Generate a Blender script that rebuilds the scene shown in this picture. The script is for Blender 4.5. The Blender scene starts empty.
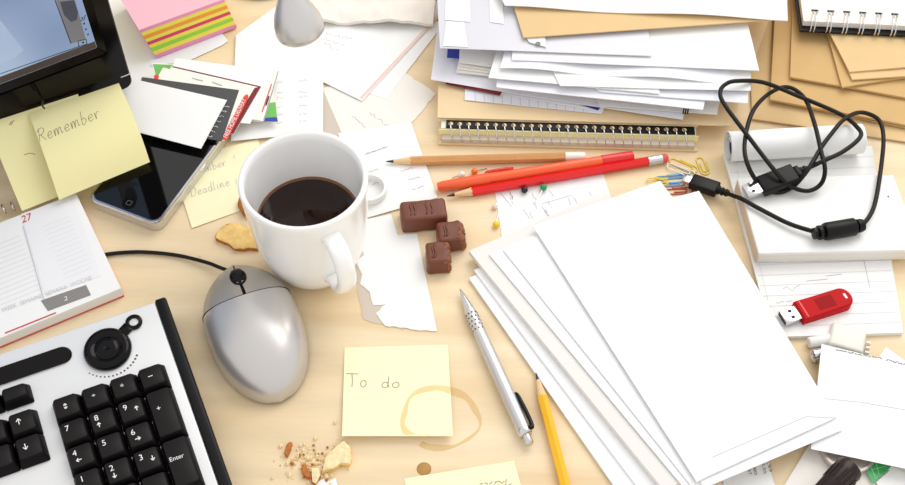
import bpy, bmesh, math, random
from mathutils import Vector, Matrix, noise
random.seed(7)
scene = bpy.context.scene
COL = scene.collection
T = 0.74                      # height of the desk top above the floor

# ------------------------------------------------------------------ camera
PITCH = math.radians(53.0); DIST = 0.96; FPX = 1250.0
CAM = Vector((0, -DIST*math.cos(PITCH), T + DIST*math.sin(PITCH)))
cam_data = bpy.data.cameras.new('camera')
cam_data.sensor_width = 36.0
cam_data.lens = FPX/905.0*36.0
cam_data.clip_start = 0.02; cam_data.clip_end = 50
cam = bpy.data.objects.new('camera', cam_data); COL.objects.link(cam)
cam.location = CAM; cam.rotation_euler = (math.radians(90) - PITCH, 0, 0)
scene.camera = cam

# ------------------------------------------------------------------ world, lights, exposure
world = bpy.data.worlds.new('world'); scene.world = world; world.use_nodes = True
bg = world.node_tree.nodes['Background']
bg.inputs[0].default_value = (1.0, 0.98, 0.96, 1); bg.inputs[1].default_value = 0.92

def area(name, loc, target, size, power, color=(1, 1, 1), size_y=None):
    d = bpy.data.lights.new(name, 'AREA'); d.energy = power; d.color = color
    d.shape = 'RECTANGLE'; d.size = size; d.size_y = size_y or size
    o = bpy.data.objects.new(name, d); COL.objects.link(o); o.location = loc
    o.rotation_euler = (Vector(target) - Vector(loc)).to_track_quat('-Z', 'Y').to_euler()
    return o
area('daylight_window_light', (0.75, 1.15, T + 1.55), (0, 0, T), 1.6, 25.0, (1.0, 0.985, 0.96))

vs = scene.view_settings
vs.view_transform = 'Standard'; vs.look = 'None'; vs.gamma = 1.0; vs.use_curve_mapping = False
vs.exposure = 0.01

# ------------------------------------------------------------------ helpers: projection
RX = Vector((1, 0, 0)); FW = Vector((0, math.cos(PITCH), -math.sin(PITCH))); UP = RX.cross(FW)
def ray(px, py):
    return RX*((px - 452.5)/FPX) - UP*((py - 242.5)/FPX) + FW
def P(px, py, h=0.0):
    """point of the photograph on the level plane h mm above the desk"""
    d = ray(px, py); t = (T + h/1000.0 - CAM.z)/d.z
    return CAM + d*t
def proj(p):
    v = p - CAM; z = v.dot(FW)
    return 452.5 + FPX*v.dot(RX)/z, 242.5 - FPX*v.dot(UP)/z
class Plane:
    def __init__(s, o, ex, ey):
        s.o = Vector(o); s.ex = Vector(ex).normalized()
        e = Vector(ey); e = e - s.ex*e.dot(s.ex); s.ey = e.normalized()
        s.n = s.ex.cross(s.ey).normalized()
        if s.n.dot(CAM - s.o) < 0: s.n = -s.n
    def at(s, px, py, off=0.0):
        d = ray(px, py); t = (s.o + s.n*off - CAM).dot(s.n)/d.dot(s.n)
        return CAM + d*t
    def __call__(s, x, y, z=0.0):             # millimetres
        return s.o + s.ex*(x/1000) + s.ey*(y/1000) + s.n*(z/1000)
    def normal(s, p): return s.n
def level(h): return Plane(Vector((0, 0, T + h/1000)), (1, 0, 0), (0, 1, 0))
class Sheet:
    def __init__(s, q, bend=None):
        s.q = [P(*c) for c in q]; s.bend = bend
    def pt(s, u, v):
        a = s.q[0].lerp(s.q[1], u); b = s.q[3].lerp(s.q[2], u); p = a.lerp(b, v)
        if s.bend: p = p + Vector((0, 0, s.bend(u, v)/1000))
        return p
    def at(s, px, py, off=0.0):
        u = v = .5; e = 1e-3; off_v = Vector((0, 0, off))
        for _ in range(8):
            x, y = proj(s.pt(u, v) + off_v); dx, dy = px - x, py - y
            if abs(dx) + abs(dy) < .01: break
            xu, yu = proj(s.pt(u + e, v) + off_v); xv, yv = proj(s.pt(u, v + e) + off_v)
            a, b, c, d = (xu - x)/e, (xv - x)/e, (yu - y)/e, (yv - y)/e
            det = a*d - b*c
            u += (dx*d - dy*b)/det; v += (a*dy - c*dx)/det
        return s.pt(u, v) + off_v
    def normal(s, p): return Vector((0, 0, 1))

# ------------------------------------------------------------------ helpers: objects
MW = {}
def props(o, label=None, cat=None, group=None, kind=None):
    if label: o['label'] = label
    if cat: o['category'] = cat
    if group: o['group'] = group
    if kind: o['kind'] = kind
def thing(name, label, cat, loc, group=None):
    o = bpy.data.objects.new(name, None); o.empty_display_size = .02; COL.objects.link(o)
    o.location = loc; MW[o] = Matrix.Translation(loc); props(o, label, cat, group); return o
def add(name, verts, faces, mat, parent=None, smooth=None, fm=None, label=None, cat=None, group=None, kind=None):
    verts = [Vector(v) for v in verts]
    lo = [min(v[i] for v in verts) for i in range(3)]; hi = [max(v[i] for v in verts) for i in range(3)]
    org = Vector(((lo[0] + hi[0])/2, (lo[1] + hi[1])/2, lo[2]))
    me = bpy.data.meshes.new(name)
    me.from_pydata([v - org for v in verts], [], faces)
    for m in (mat if isinstance(mat, (list, tuple)) else [mat]): me.materials.append(m)
    if fm:
        for p, i in zip(me.polygons, fm): p.material_index = i
    bm = bmesh.new(); bm.from_mesh(me); bmesh.ops.recalc_face_normals(bm, faces=bm.faces); bm.to_mesh(me); bm.free()
    if smooth is not None:
        me.shade_smooth()
        if smooth < 180: me.set_sharp_from_angle(angle=math.radians(smooth))
    me.update()
    o = bpy.data.objects.new(name, me); COL.objects.link(o)
    MW[o] = Matrix.Translation(org)
    if parent:
        o.parent = parent; o.location = MW[parent].inverted() @ org
    else:
        o.location = org
    props(o, label, cat, group, kind); return o
class MB:
    """collects geometry for one mesh"""
    def __init__(s): s.v = []; s.f = []; s.m = []
    def put(s, v, f, m=0):
        n = len(s.v); s.v += list(v); s.f += [tuple(i + n for i in q) for q in f]; s.m += [m]*len(f); return s
    def build(s, name, mat, parent=None, smooth=None, **k):
        return add(name, s.v, s.f, mat, parent, smooth, s.m if isinstance(mat, (list, tuple)) else None, **k)
def frame(o, ex, ez):
    """callable frame in mm; ez is the axis"""
    o = Vector(o); ez = Vector(ez).normalized(); ex = Vector(ex); ex = (ex - ez*ex.dot(ez)).normalized(); ey = ez.cross(ex)
    f = lambda x, y, z: o + ex*(x/1000) + ey*(y/1000) + ez*(z/1000)
    f.o, f.ex, f.ey, f.ez = o, ex, ey, ez
    return f
def box_g(fr, x0, x1, y0, y1, z0, z1, bev=0.0, seg=2, taper=0.0):
    bm = bmesh.new()
    c = []
    for z, t in ((z0, 0), (z1, taper)):
        for x, y in ((x0 + t, y0 + t), (x1 - t, y0 + t), (x1 - t, y1 - t), (x0 + t, y1 - t)): c.append(bm.verts.new((x, y, z)))
    for q in ((3, 2, 1, 0), (4, 5, 6, 7), (0, 1, 5, 4), (1, 2, 6, 5), (2, 3, 7, 6), (3, 0, 4, 7)): bm.faces.new([c[i] for i in q])
    if bev > 0: bmesh.ops.bevel(bm, geom=list(bm.edges), offset=bev, segments=seg, profile=.5, affect='EDGES')
    bm.verts.index_update()
    v = [fr(*p.co) for p in bm.verts]; f = [[p.index for p in q.verts] for q in bm.faces]; bm.free(); return v, f
def lathe_g(fr, prof, seg=32, a0=0.0, a1=2*math.pi, cap=True):
    v, f = [], []; full = abs(a1 - a0 - 2*math.pi) < 1e-6; n = seg if full else seg + 1
    for r, z in prof:
        for i in range(n):
            a = a0 + (a1 - a0)*i/seg; v.append(fr(r*math.cos(a), r*math.sin(a), z))
    for j in range(len(prof) - 1):
        for i in range(seg):
            k = (i + 1) % n
            f.append((j*n + i, j*n + k, (j + 1)*n + k, (j + 1)*n + i))
    if full and cap:
        if prof[0][0] > 1e-6: f.append(tuple(reversed(range(n))))
        if prof[-1][0] > 1e-6: f.append(tuple(range((len(prof) - 1)*n, len(prof)*n)))
    return v, f
def smooth_path(pts, per=8, closed=False):
    pts = [Vector(p) for p in pts]; out = []; n = len(pts)
    for i in range(n if closed else n - 1):
        g = (lambda k: pts[k % n]) if closed else (lambda k: pts[min(max(k, 0), n - 1)])
        p0, p1, p2, p3 = g(i - 1), g(i), g(i + 1), g(i + 2)
        for j in range(per):
            t = j/per
            out.append(.5*((2*p1) + (p2 - p0)*t + (2*p0 - 5*p1 + 4*p2 - p3)*t*t + (3*p1 - p0 - 3*p2 + p3)*t**3))
    if not closed: out.append(pts[-1])
    return out
def tube_g(pts, r, seg=8, closed=False, cap=True):
    """r in mm, number or list"""
    n = len(pts); rs = r if isinstance(r, (list, tuple)) else [r]*n; v, f = [], []; nrm = None
    for i, p in enumerate(pts):
        a = pts[i - 1] if (i or closed) else p; b = pts[(i + 1) % n] if (i < n - 1 or closed) else p
        t = (b - a); t = t.normalized() if t.length > 1e-9 else Vector((0, 0, 1))
        if nrm is None: nrm = t.orthogonal().normalized()
        nrm = (nrm - t*nrm.dot(t)); nrm = nrm.normalized() if nrm.length > 1e-9 else t.orthogonal().normalized()
        bi = t.cross(nrm)
        for k in range(seg):
            an = 2*math.pi*k/seg; v.append(p + (nrm*math.cos(an) + bi*math.sin(an))*(rs[i]/1000))
    for i in range(n if closed else n - 1):
        j = (i + 1) % n
        for k in range(seg):
            l = (k + 1) % seg; f.append((i*seg + k, i*seg + l, j*seg + l, j*seg + k))
    if cap and not closed:
        f.append(tuple(reversed(range(seg)))); f.append(tuple(range((n - 1)*seg, n*seg)))
    return v, f
def slab_g(pts, t):
    """polygon (world points) turned into a slab t mm thick below them"""
    bm = bmesh.new(); vs_ = [bm.verts.new(p) for p in pts]; fc = bm.faces.new(vs_)
    bmesh.ops.triangulate(bm, faces=[fc], ngon_method='EAR_CLIP'); bm.verts.index_update()
    n = len(pts); v = [Vector(p) for p in pts] + [Vector(p) - Vector((0, 0, t/1000)) for p in pts]
    f = [tuple(x.index for x in q.verts) for q in bm.faces]; f += [tuple(i + n for i in reversed(q)) for q in f]
    f += [(i, (i + 1) % n, (i + 1) % n + n, i + n) for i in range(n)]
    bm.free(); return v, f
def sheet(name, label, cat, q, h, mat, t=.25, n=(10, 10), bend=None, wave=0.0, seed=0, group=None, parent=None, kind=None):
    q = [c if len(c) == 3 else (c[0], c[1], h) for c in q]
    def bd(u, v):
        z = bend(u, v) if bend else 0.0
        if wave: z += wave*(.5 + .5*noise.noise(Vector((u*2.3 + seed*7.1, v*2.3 + seed*3.3, seed))))
        return z
    S = Sheet(q, bd); nu, nv = n; v, f = [], []
    for k in (0, 1):
        for j in range(nv + 1):
            for i in range(nu + 1):
                p = S.pt(i/nu, j/nv); v.append(p - Vector((0, 0, t/1000*k)))
    w = nu + 1; tot = w*(nv + 1)
    for j in range(nv):
        for i in range(nu):
            a = j*w + i; f.append((a, a + 1, a + 1 + w, a + w)); f.append((a + w + tot, a + 1 + w + tot, a + 1 + tot, a + tot))
    for i in range(nu):
        f.append((i, i + 1, i + 1 + tot, i + tot)); a = nv*w + i; f.append((a, a + 1, a + 1 + tot, a + tot))
    for j in range(nv):
        a = j*w; f.append((a, a + w, a + w + tot, a + tot)); a = j*w + nu; f.append((a, a + w, a + w + tot, a + tot))
    o = add(name, v, f, mat, parent, 40, label=label, cat=cat, group=group, kind=kind)
    return o, S
def poly(name, label, cat, pts, h, mat, t=.25, group=None, parent=None, kind=None):
    pts = [P(*(c if len(c) == 3 else (c[0], c[1], h))) for c in pts]
    v, f = slab_g(pts, t)
    return add(name, v, f, mat, parent, None, label=label, cat=cat, group=group, kind=kind), level(h)
def jag(pts, amp, step=5.0, seed=1):
    """roughens a pixel outline like a torn edge"""
    rnd = random.Random(seed); out = []
    for a, b in zip(pts, pts[1:]):
        L = math.hypot(b[0] - a[0], b[1] - a[1]); k = max(1, int(L/step))
        for i in range(k):
            t = i/k; j = amp if i else 0
            out.append((a[0] + (b[0] - a[0])*t + rnd.uniform(-j, j), a[1] + (b[1] - a[1])*t + rnd.uniform(-j, j)))
    out.append(pts[-1]); return out
def ribbon(name, S, lines, width, mat, parent, off=.00025, label=None):
    """pen strokes: pixel polylines laid on surface S, width in mm"""
    g = MB()
    for ln in lines:
        w = [S.at(x, y, off) for x, y in ln]
        v, f = [], []
        for i, p in enumerate(w):
            t = w[min(i + 1, len(w) - 1)] - w[max(i - 1, 0)]
            s = S.normal(p).cross(t)
            s = s.normalized()*(width/2000) if s.length > 1e-12 else Vector((width/2000, 0, 0))
            v += [p + s, p - s]
        f = [(2*i, 2*i + 1, 2*i + 3, 2*i + 2) for i in range(len(w) - 1)]
        g.put(v, f)
    return g.build(name, mat, parent, label=label)
_tc = {}; _asp = {}
def glyphs(s):
    if s not in _tc:
        c = bpy.data.curves.new('t', 'FONT'); c.body = s; o = bpy.data.objects.new('t', c); COL.objects.link(o)
        bpy.context.view_layer.update()
        me = bpy.data.meshes.new_from_object(o.evaluated_get(bpy.context.evaluated_depsgraph_get()))
        vv = [(p.co.x, p.co.y) for p in me.vertices]; ff = [tuple(q.vertices) for q in me.polygons]
        x0 = min(a for a, b in vv); x1 = max(a for a, b in vv)
        _tc[s] = ([((a - x0)/(x1 - x0), b/.72) for a, b in vv], ff); _asp[s] = (x1 - x0)/.72
        bpy.data.objects.remove(o); bpy.data.curves.remove(c); bpy.data.meshes.remove(me)
    return _tc[s]
def printed_g(S, s, p0, p1, up, off=.0003):
    """printed text: baseline runs from pixel p0 to p1, capitals rise by pixel vector up"""
    vv, ff = glyphs(s)
    return [S.at(p0[0] + (p1[0] - p0[0])*a + up[0]*b, p0[1] + (p1[1] - p0[1])*a + up[1]*b, off) for a, b in vv], ff
def printed(name, S, s, p0, p1, up, mat, parent, off=.0003, label=None):
    v, f = printed_g(S, s, p0, p1, up, off); return add(name, v, f, mat, parent, label=label)
# a small pencil alphabet: strokes in a unit box (x width, y up)
HW = {
 'T': (.9, [[(0, 1), (.9, .97)], [(.42, .98), (.45, .5), (.42, 0)]]),
 'R': (.7, [[(.1, .1), (.2, 1)], [(.02, .8), (.25, 1), (.55, .95), (.6, .75), (.4, .55), (.17, .5)], [(.3, .53), (.45, .25), (.65, .02)]]),
 'D': (.75, [[(.1, 0), (.15, 1)], [(0, .95), (.45, .95), (.7, .6), (.5, .1), (.1, 0)]]),
 'M': (.95, [[(0, 0), (.12, .9), (.4, .3), (.7, .95), (.85, 0)]]),
 'o': (.5, [[(.3, .5), (.08, .35), (.1, .08), (.3, 0), (.45, .2), (.4, .45), (.25, .5)]]),
 'd': (.55, [[(.42, .4), (.2, .5), (.05, .25), (.15, .02), (.38, .1), (.45, 1), (.42, .3), (.5, 0)]]),
 'e': (.5, [[(.05, .25), (.38, .3), (.35, .48), (.15, .45), (.05, .2), (.2, 0), (.45, .12)]]),
 'm': (.8, [[(.02, .5), (.08, 0), (.12, .4), (.28, .5), (.33, 0), (.4, .4), (.58, .5), (.62, .05), (.75, .1)]]),
 'n': (.55, [[(.02, .5), (.08, 0), (.12, .4), (.3, .5), (.38, .05), (.5, .1)]]),
 'b': (.5, [[(.1, 1), (.08, .02), (.3, .03), (.42, .25), (.25, .45), (.1, .35)]]),
 'r': (.4, [[(.02, .5), (.1, 0), (.13, .35), (.3, .5), (.36, .42)]]),
 'a': (.55, [[(.4, .45), (.15, .45), (.05, .2), (.2, 0), (.4, .2), (.42, .45), (.42, .08), (.52, .05)]]),
 'l': (.3, [[(.12, 1), (.08, .1), (.22, .02)]]),
 'i': (.3, [[(.1, .5), (.1, .05), (.22, .05)], [(.12, .72), (.13, .68)]]),
 '!': (.3, [[(.15, 1), (.12, .3)], [(.11, .08), (.12, .02)]]),
 ' ': (.7, []),
}
def hand(s, p0, p1, up):
    tot = sum(HW[c][0] + .08 for c in s); x = 0; out = []
    for c in s:
        w, st = HW[c]
        for ln in st:
            pts = [Vector((a, b, 0)) for a, b in ln]
            if len(pts) > 2: pts = smooth_path(pts, 4)
            out.append([(p0[0] + (p1[0] - p0[0])*(x + q.x)/tot + up[0]*q.y, p0[1] + (p1[1] - p0[1])*(x + q.x)/tot + up[1]*q.y) for q in pts])
        x += w + .08
    return out
def scribble(p0, p1, amp, seed, step=1.6):
    rnd = random.Random(seed); L = math.hypot(p1[0] - p0[0], p1[1] - p0[1]); k = max(3, int(L/step)); out, cur = [], []
    nx, ny = -(p1[1] - p0[1])/L, (p1[0] - p0[0])/L
    for i in range(k + 1):
        t = i/k; a = rnd.uniform(-amp, amp)
        cur.append((p0[0] + (p1[0] - p0[0])*t + nx*a, p0[1] + (p1[1] - p0[1])*t + ny*a))
        if rnd.random() < .16 and len(cur) > 2: out.append(cur); cur = []
    if len(cur) > 1: out.append(cur)
    return out

# ------------------------------------------------------------------ materials
def lin(c):
    return tuple((x/255/12.92 if x/255 <= .04045 else ((x/255 + .055)/1.055)**2.4) for x in c) + (1,)
def mat(name, rgb, rough=.6, metal=0.0, spec=.5, bump=0.0, bscale=400.0, var=0.0, vscale=60.0, coat=0.0, emit=None, estr=1.0, trans=0.0, alpha=1.0, sss=0.0):
    m = bpy.data.materials.new(name); m.use_nodes = True; nt = m.node_tree; b = nt.nodes['Principled BSDF']
    b.inputs['Base Color'].default_value = lin(rgb); b.inputs['Roughness'].default_value = rough; b.inputs['Metallic'].default_value = metal
    b.inputs['Specular IOR Level'].default_value = spec; b.inputs['Coat Weight'].default_value = coat
    b.inputs['Transmission Weight'].default_value = trans; b.inputs['Alpha'].default_value = alpha
    if emit: b.inputs['Emission Color'].default_value = lin(emit); b.inputs['Emission Strength'].default_value = estr
    tc = None
    if bump or var:
        tc = nt.nodes.new('ShaderNodeTexCoord')
    if var:
        n = nt.nodes.new('ShaderNodeTexNoise'); n.inputs['Scale'].default_value = vscale; n.inputs['Detail'].default_value = 4
        nt.links.new(tc.outputs['Object'], n.inputs['Vector'])
        hsv = nt.nodes.new('ShaderNodeHueSaturation'); hsv.inputs['Color'].default_value = lin(rgb)
        mr = nt.nodes.new('ShaderNodeMapRange'); mr.inputs[1].default_value = .3; mr.inputs[2].default_value = .7
        mr.inputs[3].default_value = 1 - var; mr.inputs[4].default_value = 1 + var
        nt.links.new(n.outputs['Fac'], mr.inputs[0]); nt.links.new(mr.outputs[0], hsv.inputs['Value']); nt.links.new(hsv.outputs[0], b.inputs['Base Color'])
    if bump:
        n = nt.nodes.new('ShaderNodeTexNoise'); n.inputs['Scale'].default_value = bscale; n.inputs['Detail'].default_value = 3
        nt.links.new(tc.outputs['Object'], n.inputs['Vector'])
        bp = nt.nodes.new('ShaderNodeBump'); bp.inputs['Strength'].default_value = bump; bp.inputs['Distance'].default_value = .001
        nt.links.new(n.outputs['Fac'], bp.inputs['Height']); nt.links.new(bp.outputs[0], b.inputs['Normal'])
    return m
def wood_mat():
    m = bpy.data.materials.new('birch_veneer'); m.use_nodes = True; nt = m.node_tree; b = nt.nodes['Principled BSDF']
    N = nt.nodes.new; L = nt.links.new
    tc = N('ShaderNodeTexCoord'); mp = N('ShaderNodeMapping'); mp.inputs['Scale'].default_value = (1.6, 9.0, 1.0); mp.inputs['Rotation'].default_value = (0, 0, .12)
    L(tc.outputs['Object'], mp.inputs[0])
    n1 = N('ShaderNodeTexNoise'); n1.inputs['Scale'].default_value = 2.6; n1.inputs['Detail'].default_value = 5; n1.inputs['Distortion'].default_value = .7
    L(mp.outputs[0], n1.inputs['Vector'])
    mp2 = N('ShaderNodeMapping'); mp2.inputs['Scale'].default_value = (12, 160, 1); L(tc.outputs['Object'], mp2.inputs[0])
    n2 = N('ShaderNodeTexNoise'); n2.inputs['Scale'].default_value = 3; n2.inputs['Detail'].default_value = 3; L(mp2.outputs[0], n2.inputs['Vector'])
    wv = N('ShaderNodeTexWave'); wv.wave_type = 'BANDS'; wv.bands_direction = 'Y'; wv.inputs['Scale'].default_value = 1.3; wv.inputs['Distortion'].default_value = 9; wv.inputs['Detail'].default_value = 2
    L(mp.outputs[0], wv.inputs['Vector'])
    cr = N('ShaderNodeValToRGB'); cr.color_ramp.elements[0].position = .3; cr.color_ramp.elements[1].position = .72
    cr.color_ramp.elements[0].color = lin((239, 211, 166)); cr.color_ramp.elements[1].color = lin((250, 232, 198))
    L(n1.outputs['Fac'], cr.inputs[0])
    mx = N('ShaderNodeMixRGB'); mx.blend_type = 'MULTIPLY'; mx.inputs[0].default_value = .10; L(cr.outputs[0], mx.inputs[1]); L(n2.outputs['Fac'], mx.inputs[2])
    mx2 = N('ShaderNodeMixRGB'); mx2.blend_type = 'MULTIPLY'; mx2.inputs[0].default_value = .07; L(mx.outputs[0], mx2.inputs[1]); L(wv.outputs['Color'], mx2.inputs[2])
    L(mx2.outputs[0], b.inputs['Base Color']); b.inputs['Roughness'].default_value = .5; b.inputs['Specular IOR Level'].default_value = .35
    return m
M = {}
M['wood'] = wood_mat()
M['floor'] = mat('grey_floor', (150, 140, 128), .7, var=.06, vscale=6)
M['steel_leg'] = mat('desk_steel', (150, 150, 152), .4, .8)
M['paper'] = mat('white_paper', (242, 242, 241), .85, spec=.2, bump=.06, bscale=90)
M['paper_env'] = mat('envelope_paper', (245, 246, 248), .8, spec=.25, bump=.05, bscale=60)
M['paper_cool'] = mat('cool_white_paper', (238, 239, 246), .85, spec=.2, bump=.08, bscale=80)
M['paper_warm'] = mat('warm_white_paper', (242, 237, 230), .88, spec=.2, bump=.2, bscale=70)
M['paper_grey'] = mat('grey_paper', (208, 196, 182), .9, spec=.2, bump=.1, bscale=80)
M['bubble'] = mat('padded_envelope_paper', (232, 230, 226), .8, spec=.25, bump=.25, bscale=160)
M['sleeve'] = mat('plastic_sleeve', (212, 212, 220), .25, spec=.5)
M['yellow'] = mat('yellow_note', (243, 235, 178), .85, spec=.2, bump=.04, bscale=60)
M['yellow_pale'] = mat('pale_yellow_note', (250, 244, 204), .85, spec=.2, bump=.04, bscale=60)
M['manila'] = mat('manila_paper', (208, 173, 118), .75, spec=.3, bump=.35, bscale=38, var=.05, vscale=25)
M['manila_pale'] = mat('pale_manila_paper', (222, 191, 141), .75, spec=.3, bump=.3, bscale=38, var=.03, vscale=25)
M['cover'] = mat('buff_card_cover', (234, 208, 166), .7, spec=.3)
M['pencil_ink'] = mat('pencil_line', (138, 130, 110), .8)
M['faint_ink'] = mat('faint_line', (178, 176, 180), .8)
M['rule'] = mat('ruled_line', (192, 195, 208), .8)
M['grey_ink'] = mat('grey_print', (110, 110, 114), .8)
M['black_ink'] = mat('black_print', (32, 30, 30), .7)
M['white_ink'] = mat('white_print', (240, 240, 240), .6)
M['red_ink'] = mat('red_print', (206, 52, 46), .7)
M['pink_ink'] = mat('pink_print', (240, 205, 195), .8)
M['black_gloss'] = mat('glossy_black_plastic', (8, 5, 6), .14, spec=.2)
M['black_plastic'] = mat('black_plastic', (11, 8, 9), .4, spec=.25)
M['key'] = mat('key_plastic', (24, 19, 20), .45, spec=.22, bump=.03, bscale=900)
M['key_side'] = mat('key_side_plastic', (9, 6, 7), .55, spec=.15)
M['cable'] = mat('cable_rubber', (14, 11, 11), .45, spec=.28)
M['silver_plate'] = mat('silver_plastic', (226, 227, 228), .38, .25, spec=.5)
M['mouse'] = mat('silver_mouse_paint', (208, 205, 203), .34, .65)
M['mouse_front'] = mat('silver_mouse_button_paint', (184, 177, 169), .38, .6)
M['steel'] = mat('polished_steel', (215, 215, 218), .18, 1.0)
M['brushed'] = mat('brushed_steel', (214, 213, 214), .36, .8)
M['glass_black'] = mat('phone_glass', (8, 8, 9), .04, spec=.6)
M['ceramic'] = mat('white_ceramic', (252, 252, 251), .12, spec=.5, coat=.3)
M['coffee'] = mat('black_coffee', (30, 9, 3), .04, spec=.3)
M['choc'] = mat('milk_chocolate', (112, 60, 42), .45, spec=.45, bump=.12, bscale=300)
M['choc_in'] = mat('chocolate_filling', (142, 90, 64), .7, bump=.9, bscale=700, var=.25, vscale=900)
M['cracker'] = mat('cracker_top', (236, 198, 122), .75, bump=.4, bscale=300, var=.14, vscale=170)
M['crust'] = mat('cracker_crust', (186, 112, 44), .75, bump=.4, bscale=400, var=.2, vscale=200)
M['crumb'] = mat('crumb', (246, 226, 178), .9, bump=.6, bscale=700, var=.15, vscale=300)
M['red_gloss'] = mat('red_lacquer', (226, 24, 26), .22, spec=.5)
M['red_cap'] = mat('red_cap_plastic', (222, 44, 44), .2, spec=.5)
M['orange_pen'] = mat('orange_red_plastic', (242, 98, 52), .25, spec=.5)
M['pencil_wood'] = mat('bare_pencil_wood', (232, 196, 148), .7)
M['natural'] = mat('natural_varnished_wood', (208, 152, 94), .4, var=.06, vscale=120)
M['graphite'] = mat('graphite', (58, 56, 58), .4, .3)
M['yellow_lacquer'] = mat('yellow_lacquer', (246, 186, 28), .3)
M['eraser'] = mat('pink_eraser', (222, 92, 92), .8)
M['eraser_white'] = mat('white_ferrule', (236, 234, 230), .5)
M['white_plastic'] = mat('white_plastic', (236, 236, 234), .35)
M['offwhite_plastic'] = mat('off_white_plastic', (228, 226, 216), .4)
M['beige_edge'] = mat('beige_box_edge', (226, 205, 182), .6)
M['red_clear'] = mat('red_translucent_plastic', (184, 4, 14), .5, spec=.15)
M['red_dark'] = mat('dark_red_chip', (150, 4, 12), .5, spec=.12)
M['maroon'] = mat('maroon_card', (120, 24, 32), .6)
M['charcoal'] = mat('charcoal_card', (70, 70, 72), .6)
M['red_card'] = mat('red_card_print', (224, 66, 54), .6)
M['cream'] = mat('cream_card', (247, 242, 230), .75)
M['green_card'] = mat('green_card_print', (110, 186, 90), .6)
M['blue_card'] = mat('blue_card_print', (46, 66, 160), .6)
M['dark_blue'] = mat('navy_cover', (30, 36, 90), .6)
M['green_foil'] = mat('green_foil', (52, 168, 88), .35, spec=.5)
M['green_pale'] = mat('pale_green_print', (150, 216, 160), .5)
M['dark_brown'] = mat('dark_brown_plastic', (38, 22, 22), .3, spec=.3)
M['pink'] = mat('pink_note_paper', (248, 188, 200), .85)
M['magenta'] = mat('mauve_note_paper', (240, 156, 196), .85)
M['lemon'] = mat('lemon_note_paper', (250, 234, 96), .85)
M['orange'] = mat('orange_note_paper', (246, 166, 62), .85)
M['rose'] = mat('rose_note_paper', (222, 70, 112), .85)
M['lime'] = mat('lime_note_paper', (160, 222, 70), .85)
M['stain'] = mat('dried_coffee', (226, 190, 104), .45, alpha=.34)
M['stain_dark'] = mat('dried_coffee_drop', (206, 158, 70), .3, alpha=.5)
M['grey_box'] = mat('grey_print_block', (138, 134, 132), .8)
M['pin_orange'] = mat('orange_pin', (240, 120, 30), .25); M['pin_black'] = mat('black_pin', (20, 18, 20), .2)
M['pin_green'] = mat('green_pin', (20, 150, 84), .2); M['pin_yellow'] = mat('yellow_pin', (246, 206, 30), .25)
M['pin_white'] = mat('white_pin', (240, 238, 232), .25); M['pin_pink'] = mat('pale_pink_pin', (236, 205, 190), .2)
M['clip_yellow'] = mat('yellow_clip', (240, 212, 74), .35); M['clip_blue'] = mat('blue_clip', (120, 170, 214), .35)
M['clip_red'] = mat('red_clip', (206, 70, 48), .35)
M['foil_grey'] = mat('grey_foil', (196, 186, 178), .35, .6)
def screen_mat(name, top, bottom, estr):
    m = bpy.data.materials.new(name); m.use_nodes = True; nt = m.node_tree; b = nt.nodes['Principled BSDF']; N = nt.nodes.new; L = nt.links.new
    tc = N('ShaderNodeTexCoord'); n = N('ShaderNodeTexNoise'); n.inputs['Scale'].default_value = 9; n.inputs['Detail'].default_value = 1
    L(tc.outputs['Object'], n.inputs['Vector'])
    cr = N('ShaderNodeValToRGB'); cr.color_ramp.elements[0].position = .35; cr.color_ramp.elements[1].position = .65
    cr.color_ramp.elements[0].color = lin(bottom); cr.color_ramp.elements[1].color = lin(top); L(n.outputs['Fac'], cr.inputs[0])
    b.inputs['Base Color'].default_value = (.01, .01, .012, 1); b.inputs['Roughness'].default_value = .35
    L(cr.outputs[0], b.inputs['Emission Color']); b.inputs['Emission Strength'].default_value = estr
    return m
M['screen'] = screen_mat('lit_screen_picture', (176, 196, 222), (132, 154, 190), .85)
M['screen_light'] = screen_mat('lit_screen_shape', (186, 204, 226), (160, 180, 208), .9)
M['screen_grey'] = screen_mat('lit_screen_panel', (150, 148, 150), (122, 120, 124), .7)
M['screen_dark'] = screen_mat('lit_screen_silhouette', (84, 88, 104), (66, 70, 86), .65)  # dark silhouette within the displayed picture
M['screen_bar'] = screen_mat('lit_screen_bar', (104, 88, 84), (62, 46, 42), .7)
M['screen_line'] = mat('screen_line', (22, 26, 40), .5)

# ------------------------------------------------------------------ floor and desk
fr0 = frame((0, 0, 0), (1, 0, 0), (0, 0, 1))
v, f = box_g(fr0, -2500, 2500, -2500, 2500, -40, 0)
add('floor', v, f, M['floor'], kind='structure')
v, f = box_g(fr0, -2500, 2500, 2500, 2600, -40, 2600)
add('wall_back', v, f, mat('wall_paint', (236, 232, 226), .8, var=.02, vscale=3), kind='structure')
desk = thing('desk', 'wide pale birch desk everything lies on', 'desk', (0, .15, 0))
v, f = box_g(fr0, -850, 850, -440, 760, T*1000 - 28, T*1000, 2.0)
add('tabletop', v, f, M['wood'], desk, 40)
for sx, sy in ((-800, -390), (800, -390), (-800, 710), (800, 710)):
    v, f = box_g(fr0, sx - 25, sx + 25, sy - 25, sy + 25, 0, T*1000 - 28, 2)
    add('leg', v, f, M['steel_leg'], desk, 40)

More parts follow.
